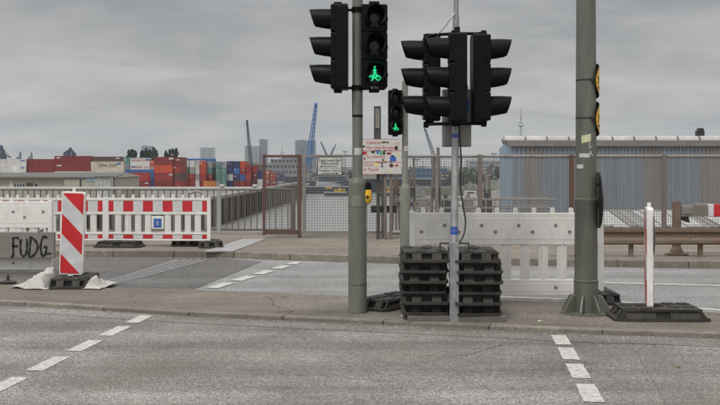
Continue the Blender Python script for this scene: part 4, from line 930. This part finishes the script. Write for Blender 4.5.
o = stack(203, 215, 181, 305, ['orange'], 'nothing, alone on the quay')[0]; o['label'] = 'single orange shipping container low in front of the coloured columns'

# ---- low beige warehouse on the left with grey roof
ZB = 165
tL = thing('warehouse', 'low beige harbour warehouse with flat grey roof and small windows', 'warehouse', (0, ZB, QUAY))
M['roofgrey'] = mat('grey_roof_felt', (.125, .125, .12), .85, 0, .15, .4)
def bxp(px): return (px-HX)*ZB/F
def bzp(py): return EYE-(py-HY)*ZB/F-QUAY
m = MB(); m.box(bxp(-60), bxp(115), 0, 18, 0, bzp(177.5)); m.build('wall', M['beige'], tL)
m = MB(); m.hexa([(bxp(-62), -.8, bzp(177.5)), (bxp(117), -.8, bzp(177.5)), (bxp(117), 18.4, bzp(177.5)), (bxp(-62), 18.4, bzp(177.5))], [(bxp(-62), -.6, bzp(175.8)), (bxp(117), -.6, bzp(176.6)), (bxp(100), 18.4, bzp(173.3)), (bxp(-62), 18.4, bzp(173.3))]); m.build('roof', M['roofgrey'], tL)
m = MB(); m.box(bxp(65), bxp(98), -.5, -.004, 0, bzp(178.2)); m.build('wall_bay', M['beige'], tL)
for x0, x1, y0, y1, mt in ((14, 25, 183.5, 188, 'glassdark'), (26.5, 33, 183, 188.5, 'rust'), (34.5, 38, 183, 189, 'glassdark'), (9.5, 13, 181, 190, 'signwhite'), (80, 83, 177.8, 187, 'glassdark'), (87, 98, 177.7, 181.5, 'cor_light')):
    m = MB(); dd = -.58 if x0 > 60 else -.08; m.box(bxp(x0), bxp(x1), dd, dd+.07, bzp(y1), bzp(y0)); f_ = m.build('window' if mt == 'glassdark' else 'door', M['signwhite'] if mt == 'glassdark' else M[mt], tL)
    if mt == 'glassdark':
        n_ = max(1, int((x1-x0)/2.4)); ww = (bxp(x1)-bxp(x0))/n_
        for i in range(n_): m = MB(); m.box(bxp(x0)+ww*i+.07, bxp(x0)+ww*(i+1)-.07, dd-.02, dd, bzp(y1)+.08, bzp(y0)-.08); m.build('pane', M['glassdark'], f_)
tT = thing('store_tent', 'white sided store with sloping grey roof at the end of the beige warehouse', 'store', (0, ZB-2, QUAY))
m = MB(); m.box(bxp(99.5), bxp(114.8), -1, 1, 0, bzp(176.6)); w1 = m.build('wall', M['skylight'], tT)
for i in range(5): xx = bxp(100)+(bxp(114)-bxp(100))*i/4; m = MB(); m.box(xx-.05, xx+.05, -1.08, -1.0, 0, bzp(177)); m.build('wall_rib', M['skylight'], w1)
m = MB(); m.box(bxp(99), bxp(115.3), -1.3, 1.3, bzp(176.6), bzp(176)); m.build('roof', M['roofgrey'], tT)
tT2 = thing('store_hut', 'small white gabled hut between the store and the red containers', 'hut', (0, ZB+40, QUAY))
def hxx(px): return (px-HX)*(ZB+40)/F
def hzz(py): return EYE-(py-HY)*(ZB+40)/F-QUAY
m = MB(); m.box(hxx(116.5), hxx(128), 0, 8, 0, hzz(183)); m.build('wall', M['skylight'], tT2)
m = MB(); m.hexa([(hxx(115.5), -.5, hzz(184)), (hxx(128.5), -.5, hzz(182.5)), (hxx(128.5), 8.5, hzz(182.5)), (hxx(115.5), 8.5, hzz(184))], [(hxx(115.5), -.5, hzz(183.3)), (hxx(128.5), -.5, hzz(177)), (hxx(128.5), 8.5, hzz(177)), (hxx(115.5), 8.5, hzz(183.3))]); m.build('roof', M['skylight'], tT2)

# ---- far towers and blocks
M['towerglass'] = mat('tower_glass', (.16, .20, .24), .35, 0, .1, .02)
M['towerpale'] = mat('tower_concrete', (.36, .37, .37), .7, 0, .08, .02)
M['towerwin'] = mat('tower_window_band', (.15, .18, .21), .3)
def block(name, label, x0, x1, ytop, Zc, mt, depth, floors, cat='building', base=-6.2, bays=0, wm='towerwin'):
    t = thing(name, label, cat, ((x0-HX)*Zc/F, Zc, base)); wd = (x1-x0)*Zc/F; h = EYE-(ytop-HY)*Zc/F-base
    m = MB(); m.box(0, wd, 0, depth, 0, h); m.box(wd*.1, wd*.5, depth*.2, depth*.7, h, h+h*.025); m.build('wall', M[mt], t)
    fh = h/(floors+.6); bb = None; bays = bays or 1; bw = wd*.94/bays
    for i in range(floors):
        for k_ in range(bays):
            loc_ = (wd*.03+bw*k_, 0, fh*(i+.55))
            if bb is None: m = MB(); m.box(bw*.06, bw*.94, -.25, .1, 0, fh*.55); bb = m.build('window', M[wm], t); bb.location = loc_
            else: share(bb, t, loc_)
    return t, wd, h
block('office_tower', 'hazy grey tower block standing behind the poplar clump on the left', 141.5, 152, 146, 1955, 'towerglass', 14, 12)
block('office_tower', 'hazy glass tower with stepped roof above the coloured containers', 200, 214, 147.5, 2125, 'towerpale', 16, 10, bays=2)
block('office_tower', 'broad pale tower behind the dark lattice crane', 244.5, 259, 146, 1870, 'towerpale', 20, 16, bays=3)
block('office_tower', 'narrow taller brownish tower joined beside the broad pale one', 259.2, 267, 139.5, 1878, 'towerglass', 16, 16)
block('office_tower', 'square hazy blue office block behind the blue crane', 295, 315.5, 140.5, 1700, 'towerglass', 22, 14, bays=2)
block('quay_office', 'low pale building on the far bank between blue crane and signboard', 318, 352, 170, 520, 'towerpale', 14, 3, bays=8)
block('quay_office', 'low white building on the far bank left of the trees', 404, 444, 167, 560, 'towerpale', 14, 3, bays=9)
block('quay_office', 'pale flat building behind the trees beside the blue shed', 468, 512, 160, 620, 'towerpale', 14, 4, bays=8)
block('quay_office', 'low grey workshop on the far bank behind the rusty gate', 266, 300, 172, 480, 'fascia', 12, 2, bays=8)
for lab, x0, x1, yt, Zc, mt, fl, by in (('dark low workshop hall between the rusty gate and blue crane', 300, 322, 172.5, 470, 'cranedark', 2, 7), ('blue-grey depot hall on the far bank under the direction plate', 318, 348, 175.5, 440, 'cor_blue', 2, 9),
        ('brown brick store on the far bank left of the signboard', 340, 356, 169, 540, 'rust_brown', 3, 4), ('dark hall seen between signboard and slim mast', 384, 402, 171, 470, 'cranedark', 2, 5), ('pale hall beside the pair of tall rusty piles', 437, 452, 169.5, 480, 'beige', 2, 4),
        ('blue hall behind the tree row beside the shed', 474, 492, 163.5, 700, 'cor_light', 3, 5), ('grey hall beyond the coloured containers left of the gate', 250, 268, 163, 640, 'fascia', 3, 5)):
    block('harbour_hall', lab, x0, x1, yt, Zc, mt, 12, fl, bays=by, wm='glassdark')
for lab, px, yt, Zc in (('thin light mast just right of the rusty gate', 303, 150, 430), ('thin light mast left of the direction plate', 316, 158, 400), ('thin light mast between plate and left signal pole', 345, 152, 460), ('thin light mast right of the slim signal mast', 417, 160, 400), ('thin light mast beside the pale crane', 441, 157, 420), ('thin light mast above the broadleaf row', 462, 156, 410), ('thin light mast close to the shed corner', 494, 154, 380)):
    p = U(px, yt, Zc); t = thing('light_mast', lab, 'mast', (p.x, Zc, -6.2), 0, 'harbour light masts'); h = p.z+6.2
    m = MB(); m.tube((0, 0, 0), (0, 0, h), .28, .14, 7); m.build('pole', M['cranegrey'], t); m = MB(); m.box(-1.1, 1.1, -.25, .25, h-.1, h+.35); m.build('lamp_bar', M['cranegrey'], t)
# television tower beyond the shed
tv = U(521, 165, 3000); t = thing('television_tower', 'thin distant television tower rising over the shed roof', 'tower', (tv.x, 3000, -6.2))
m = MB(); m.lathe([(6, 0), (4.5, 60), (3.4, 122), (3.4, 124)], 14); m.build('shaft', M['towerpale'], t, True)
m = MB(); m.lathe([(3, 124), (9, 127), (9.5, 131), (5, 134), (3, 136), (6.5, 138), (6.5, 140), (2.2, 143)], 16); m.build('platform', M['towerpale'], t, True)
m = MB(); m.lathe([(2.2, 143), (1.8, 160), (1.2, 161), (.9, 182)], 8); m.build('antenna', M['rust'], t, True)

# ---- cranes
def lattice(m, p0, p1, w0, w1, r_, n):
    p0, p1 = Vector(p0), Vector(p1); d = (p1-p0).normalized(); a = d.orthogonal().normalized(); b = d.cross(a); prev = None
    for i in range(n+1):
        t = i/n; c_ = p0.lerp(p1, t); w_ = w0+(w1-w0)*t; cur = [c_+a*w_*sx+b*w_*sy for sx, sy in ((1, 1), (1, -1), (-1, -1), (-1, 1))]
        if prev:
            for q in range(4): m.tube(prev[q], cur[q], r_, None, 5); m.tube(prev[q], cur[(q+1) % 4], r_*.6, None, 4); m.tube(cur[q], cur[(q+1) % 4], r_*.6, None, 4)
        prev = cur
def jib_crane(label, foot, tip, Zc, mt, cab=True, w_=1.6, r_=.28, base=-6.2, tower=None, n=12, group='harbour cranes', stay=None):
    f_ = U(foot[0], foot[1], Zc); tp_ = U(tip[0], tip[1], Zc); t = thing('harbour_crane', label, 'crane', (f_.x, Zc, base), 0, group)
    h = f_.z-base; m = MB(); lattice(m, (0, 0, 0), (0, 0, h), w_*1.5, w_*1.2, r_*1.3, max(3, int(h/6))); m.box(-w_*2.2, w_*2.2, -w_*2.2, w_*2.2, -.2, .8); m.build('tower', M[mt], t)
    m = MB(); m.box(-w_*2.4, w_*1.8, -w_*1.5, w_*1.5, h-.3, h+w_*2.6); m.box(-w_*1.9, w_*1.2, -w_*1.2, w_*1.2, h+w_*2.6, h+w_*3.3); m.build('machine_house', M[mt], t)
    m = MB(); lattice(m, (w_*.8, 0, h+w_), (tp_.x-f_.x, 0, tp_.z-base), w_, w_*.35, r_, n); m.tube((tp_.x-f_.x-w_*.7, 0, tp_.z-base), (tp_.x-f_.x+w_*.7, 0, tp_.z-base), w_*.8, None, 10); m.build('boom', M[mt], t)
    if stay: s_ = U(stay[0], stay[1], Zc); m = MB(); m.tube((-w_*1.5, 0, h+w_*3), (s_.x-f_.x, 0, s_.z-base), r_*1.1, None, 6); m.tube((s_.x-f_.x, 0, s_.z-base), (tp_.x-f_.x, 0, tp_.z-base), r_*.5, None, 5); m.build('stay', M[mt], t)
    return t
jib_crane('tall blue luffing crane with steep boom on the far bank', (307.5, 162), (316, 104.5), 560, 'craneblue', w_=1.25, r_=.26, n=13)
jib_crane('dark slender lattice crane in front of the broad pale tower', (250, 168), (247, 121), 620, 'cranedark', w_=.9, r_=.2, n=14)
jib_crane('pale blue crane with leaning boom beyond the white barrier', (434.5, 163), (425, 129), 640, 'cranegrey', w_=1.0, r_=.22, n=12)
jib_crane('small dark crane with spread boom at the left picture edge', (2.5, 159), (1, 146.5), 700, 'cranedark', w_=1.3, r_=.4, stay=(11, 157.5))
jib_crane('tiny dark crane peeking over the white containers', (19, 160), (20.5, 152.5), 900, 'cranegrey', w_=.9, r_=.35)
jib_crane('tiny dark crane just left of the dark red containers', (30.5, 160), (31.5, 153), 900, 'cranegrey', w_=.9, r_=.35)
jib_crane('small A-frame crane above the tall dark red containers', (67, 156.5), (70.5, 148.5), 720, 'cranedark', w_=1.0, r_=.4, stay=(70.5, 148.5))
jib_crane('second small A-frame crane leg above the tall dark red containers', (74, 156.5), (70.8, 149), 720, 'cranedark', w_=.8, r_=.34)
jib_crane('thin grey derrick leaning left above the direction plate', (327, 158), (321, 142), 800, 'cranegrey', w_=.6, r_=.26)
jib_crane('thin grey derrick leaning right above the direction plate', (329, 158), (335.5, 145), 805, 'cranegrey', w_=.6, r_=.26)

# ---- ships and boats
M['shipgrey'] = mat('ship_grey_paint', (.21, .23, .25), .5, 0, .12, .3, (.13, .12, .11), .3, .3)
M['shipdark'] = mat('ship_hull_dark', (.03, .04, .065), .5, 0, .2, .3)
M['shipblue'] = mat('ship_hull_blue', (.05, .13, .22), .55, 0, .2, .2)
M['shipwhite'] = mat('ship_white_paint', (.55, .55, .53), .5, 0, .1, .3)
def hull(m, L_, B_, h, z0, bow=.22):
    pts = [(-L_/2, -B_/2), (L_/2*(1-bow), -B_/2), (L_/2, 0), (L_/2*(1-bow), B_/2), (-L_/2, B_/2)]
    low = [(p[0]*.93, p[1]*.8) for p in pts]; n = 5
    m.add([(p[0], p[1], z0) for p in low]+[(p[0], p[1], h) for p in pts], [tuple(range(n-1, -1, -1)), tuple(range(n, 2*n))]+[(i, (i+1) % n, n+(i+1) % n, n+i) for i in range(n)])
def ship(name, label, px, Zc, L_, B_, hh, decks, hm, sm, rz=0, masts=(), cat='ship'):
    p = U(px, 165, Zc); t = thing(name, label, cat, (p.x, Zc, WATER), rz)
    m = MB(); hull(m, L_, B_, hh, -.6); m.build('hull', M[hm], t)
    m = MB(); m.box(-L_/2, L_/2*.75, -B_/2-.04, B_/2+.04, hh-.25, hh-.05); m.build('rubbing_strake', M['shipwhite'], t)
    z = hh
    for (x0, x1, wf, dh, mt) in decks:
        m = MB(); m.box(x0*L_, x1*L_, -B_*wf/2, B_*wf/2, z, z+dh); dk = m.build('deck_house', M[mt], t); n_ = max(1, int((x1-x0)*L_/1.6)); ww = (x1-x0)*L_/n_
        bb = None
        for i in range(n_):
            loc_ = (x0*L_+ww*i, 0, z)
            if bb is None: m = MB(); m.box(ww*.2, ww*.8, -B_*wf/2-.05, -B_*wf/2+.05, dh*.45, dh*.78); bb = m.build('window', M['glassdark'], dk); bb.location = loc_
            else: share(bb, dk, loc_)
        z += dh
    for (x_, zt_) in masts:
        m = MB(); m.tube((x_*L_, 0, hh), (x_*L_, 0, zt_), .22, .1, 6); m.box(x_*L_-1.6, x_*L_+1.6, -.1, .1, zt_*.72, zt_*.72+.25); m.box(x_*L_-1.0, x_*L_+1.0, -.1, .1, zt_*.85, zt_*.85+.2); m.build('mast', M[sm], t)
    return t
ship('naval_ship', 'grey ship with stepped superstructure and masts behind the rusty gate', 289, 420, 24, 9, 5.5, [(-.48, .42, .9, 2.4, 'shipgrey'), (-.42, .32, .8, 2.4, 'shipgrey'), (-.32, .22, .7, 2.2, 'shipgrey'), (-.12, .12, .5, 1.6, 'shipgrey')], 'shipdark', 'shipgrey', masts=((-.12, 17.6), (.05, 15.9), (-.3, 13.5), (.25, 13)))
ship('harbour_barge', 'long dark moored barge below the direction plate', 333, 345, 26, 6, 2.6, [(.1, .4, .8, 1.8, 'shipdark'), (-.4, -.2, .7, 1.4, 'shipgrey')], 'shipdark', 'shipgrey', masts=((.3, 6.5),))
ship('work_boat', 'small work boat with yellow deck house on the river', 337, 318, 8.5, 3, 1.3, [(-.1, .3, .7, 1.0, 'yellow'), (-.42, -.2, .8, .5, 'yellow')], 'shipdark', 'shipgrey', masts=((.1, 4.2),), cat='boat')
ship('work_boat', 'small yellow-topped work boat half hidden right of the signboard', 391, 318, 8, 3, 1.3, [(-.3, .2, .7, 1.4, 'yellow')], 'shipdark', 'shipgrey', masts=((.0, 4.6),), cat='boat')
ship('moored_ship', 'long blue hulled ship moored beyond the slim signal mast', 412, 360, 40, 9, 5.2, [(-.3, .2, .8, 1.8, 'shipblue'), (.0, .32, .7, 1.8, 'shipblue')], 'shipdark', 'cranegrey', masts=((-.3, 12.5), (.1, 13), (.3, 11)))
ship('river_launch', 'white launch with dark windows by the jetty', 469, 215, 10, 3.4, 1.6, [(-.4, .25, .8, 1.6, 'shipwhite'), (-.1, .15, .6, 1.2, 'shipwhite')], 'shipwhite', 'shipgrey', masts=((0, 6.6),), cat='boat')
ship('river_launch', 'grey launch moored left of the white one', 413, 235, 10, 3.2, 1.5, [(-.3, .25, .8, 1.5, 'shipgrey')], 'shipdark', 'shipgrey', masts=((.1, 5.5),), cat='boat')

# ---- jetty with railings, mooring dolphins
ZJ = 58; tJ = thing('jetty', 'steel jetty with pipe railings behind the white barrier', 'jetty', (0, ZJ, WATER))
def jx(px): return (px-HX)*ZJ/F
def jz(py): return EYE-(py-HY)*ZJ/F-WATER
dk = jz(218)
m = MB(); m.box(jx(414), jx(560), 0, 2.4, dk-.35, dk); m.build('deck', M['fencegrey'], tJ)
for i, px in enumerate(range(416, 556, 14)):
    for y_ in (.05, 2.3):
        m = MB(); m.tube((jx(px), y_, dk), (jx(px), y_, jz(199.5)), .045, None, 6); m.build('rail_post', M['fencegrey'], tJ)
    if i % 2 == 0: m = MB(); m.tube((jx(px), 1.2, -1), (jx(px), 1.2, dk-.3), .2, None, 8); m.build('pile', M['rust_brown'], tJ, True)
for y_ in (.05, 2.3):
    for py in (199.5, 208): m = MB(); m.tube((jx(416), y_, jz(py)), (jx(556), y_, jz(py)), .045, None, 6); m.build('rail', M['fencegrey'], tJ)
for px, py in ((424, 198), (447, 201), (470, 200), (489, 199)):
    m = MB(); m.box(jx(px)-.25, jx(px)+.3, .7, 1.5, dk, jz(py)); m.box(jx(px)-.1, jx(px)+.12, .9, 1.3, jz(py), jz(py)+.35); m.build('winch_box', M['signback'] if px % 2 else M['fencegrey'], tJ, bevel=.02)
m = MB(); m.path(smooth([(jx(491), 1.8, dk), (jx(491), 1.8, jz(180)), (jx(492.5), 1.8, jz(176)), (jx(496), 1.8, jz(175.5))]), .055, 6); m.build('lamp_arm', M['galv'], tJ, True)
def dolphin(label, px, ytop, Zc, mt, n=3, lean=.4):
    p = U(px, ytop, Zc); t = thing('mooring_dolphin', label, 'piles', (p.x, Zc, WATER), 0, 'mooring piles')
    for i in range(n):
        a = 2*math.pi*i/n+.5; h = p.z-WATER-(.5*i if i else 0); m = MB(); m.tube((math.cos(a)*lean*2, math.sin(a)*lean*2, -1), (math.cos(a)*lean*.35, math.sin(a)*lean*.35, h), .085, .07, 8); m.build('pile', M[mt], t, True)
    m = MB(); m.tube((0, 0, (p.z-WATER)*.78), (0, 0, (p.z-WATER)*.78+.5), lean*.62, None, 10); m.build('binding', M['signback'], t, True)
dolphin('pair of tall rusty mooring piles left of the signal pole', 436, 147.5, 46, 'postbrown', 3, .32)
dolphin('dark mooring piles beside the slim mast', 412, 158, 60, 'rust_brown', 2, .3)
dolphin('cluster of brown mooring piles left of the blue shed', 487, 166, 70, 'rust_brown', 3, .4)
dolphin('dark mooring piles right of the signboard posts', 396, 168, 75, 'rust_brown', 3, .3)

# ---- trees
M['leaf'] = mat('dark_leaves', (.030, .048, .026), .8, 0, .4, .7, rand=.15)
M['leaf2'] = mat('mid_leaves', (.05, .085, .035), .8, 0, .4, .7, rand=.15)
M['bark'] = mat('bark', (.08, .065, .05), .9)
def tree(label, px, ytop, Zc, wpx, mt, poplar=True, base=-6.0, n=900, group='trees beyond the harbour', cat='tree'):
    p = U(px, ytop, Zc); H_ = p.z-base; Wd = wpx*Zc/F/2; t = thing('poplar_tree' if poplar else 'broadleaf_tree', label, cat, (p.x, Zc, base), 0, group)
    m = MB(); m.tube((0, 0, 0), (.1, 0, H_*.5), H_*.025, H_*.014, 8); m.tube((.1, 0, H_*.5), (0, 0, H_*.9), H_*.014, H_*.004, 6)
    for i in range(7):
        a = rnd.uniform(0, 6.28); z = H_*rnd.uniform(.25, .6); m.tube((0, 0, z), (math.cos(a)*Wd*.6, math.sin(a)*Wd*.6, z+H_*(.28 if poplar else .18)), H_*.008, H_*.002, 5)
    m.build('trunk', M['bark'], t)
    m = MB(); cl = []
    for i in range(34 if poplar else 22):
        zf = rnd.uniform(.3, .985)**.8 if poplar else rnd.uniform(.22, .94); prof = min(1, (1.02-zf)/.2)**.7 if poplar else math.sin(math.pi*min(1, (zf-.15)/.9))**.55; rr = Wd*prof*rnd.uniform(.25, .8); a = rnd.uniform(0, 6.28)
        cl.append((math.cos(a)*rr, math.sin(a)*rr, zf*H_, Wd*rnd.uniform(.28, .5)*(prof**.5 if poplar else 1)))
    ls = max(.2, Wd*.085)
    for i in range(n):
        c_ = rnd.choice(cl); v_ = Vector((rnd.gauss(0, 1), rnd.gauss(0, 1), rnd.gauss(0, 1))).normalized()*c_[3]*rnd.uniform(.5, 1.1)
        q = Vector((c_[0]+v_.x, c_[1]+v_.y, min(H_, c_[2]+v_.z*(1.9 if poplar else 1.0)))); d1 = Vector((rnd.uniform(-1, 1), rnd.uniform(-1, 1), rnd.uniform(-1, 1))).normalized()*ls; d2 = d1.orthogonal().normalized()*ls*rnd.uniform(.5, .9)
        m.add([q-d1-d2, q+d1-d2, q+d1+d2, q-d1+d2], [(0, 1, 2, 3)])
    m.build('crown', M[mt], t); return t
ORD2 = ['first', 'second', 'third', 'fourth', 'fifth', 'sixth', 'seventh', 'eighth', 'ninth', 'tenth', 'eleventh']
for k_, (px, yt, w_) in enumerate(((129, 150, 3.6), (132, 149.2, 3.6), (135, 150.6, 3.6), (142, 150.4, 4), (145.5, 147.8, 4.2), (149.5, 150, 4), (153.5, 147, 4.4), (156.2, 150, 3), (166, 150.5, 3), (170, 149, 3), (173, 148.6, 3), (176, 147.6, 3.2))):
    side = 'left poplar clump' if k_ < 3 else 'middle poplar clump by the grey tower' if k_ < 8 else 'right poplar clump above the red stack'
    tree(f'slender dark poplar, {ORD2[k_ if k_ < 3 else k_-3 if k_ < 8 else k_-8]} from the left in the {side}', px, yt, 430+rnd.uniform(-8, 8), w_*1.5, 'leaf', True, n=2600)
for k_, (px, yt, w_, Zc) in enumerate(((412, 168, 10, 500), (421, 167, 11, 505), (451, 171, 12, 330), (459, 169, 13, 335), (466, 167.5, 13, 330), (473, 168, 13, 336), (480, 171, 12, 330), (490, 165, 9, 420), (497, 166, 9, 425), (350, 171, 9, 500), (342, 172, 9, 505))):
    tree(f'green broadleaf tree on the far bank, {["left of the pale crane", "second left of the pale crane", "leftmost of the row beside the shed", "second in the row beside the shed", "tallest in the row beside the shed", "fourth in the row beside the shed", "rightmost in the row beside the shed", "in front of the pale flat building", "touching the shed corner", "half hidden by the left signal mast", "right of the direction plate"][k_]}', px, yt, Zc, w_, 'leaf2' if Zc < 400 else 'leaf', False, -6.2, n=800)
# ---- haze
hm = bpy.data.materials.new('haze_air'); hm.use_nodes = True; t_ = hm.node_tree; t_.nodes.clear()
o_ = t_.nodes.new('ShaderNodeOutputMaterial'); pv = t_.nodes.new('ShaderNodeVolumePrincipled'); pv.inputs['Color'].default_value = (.86, .93, 1, 1); pv.inputs['Density'].default_value = .00017; pv.inputs['Anisotropy'].default_value = .2
t_.links.new(pv.outputs[0], o_.inputs['Volume'])
m = MB(); m.box(-5300, 5300, -260, 5700, WATER-1.6, 215); hz_o = m.build('haze', hm); tag(hz_o, kind='stuff')
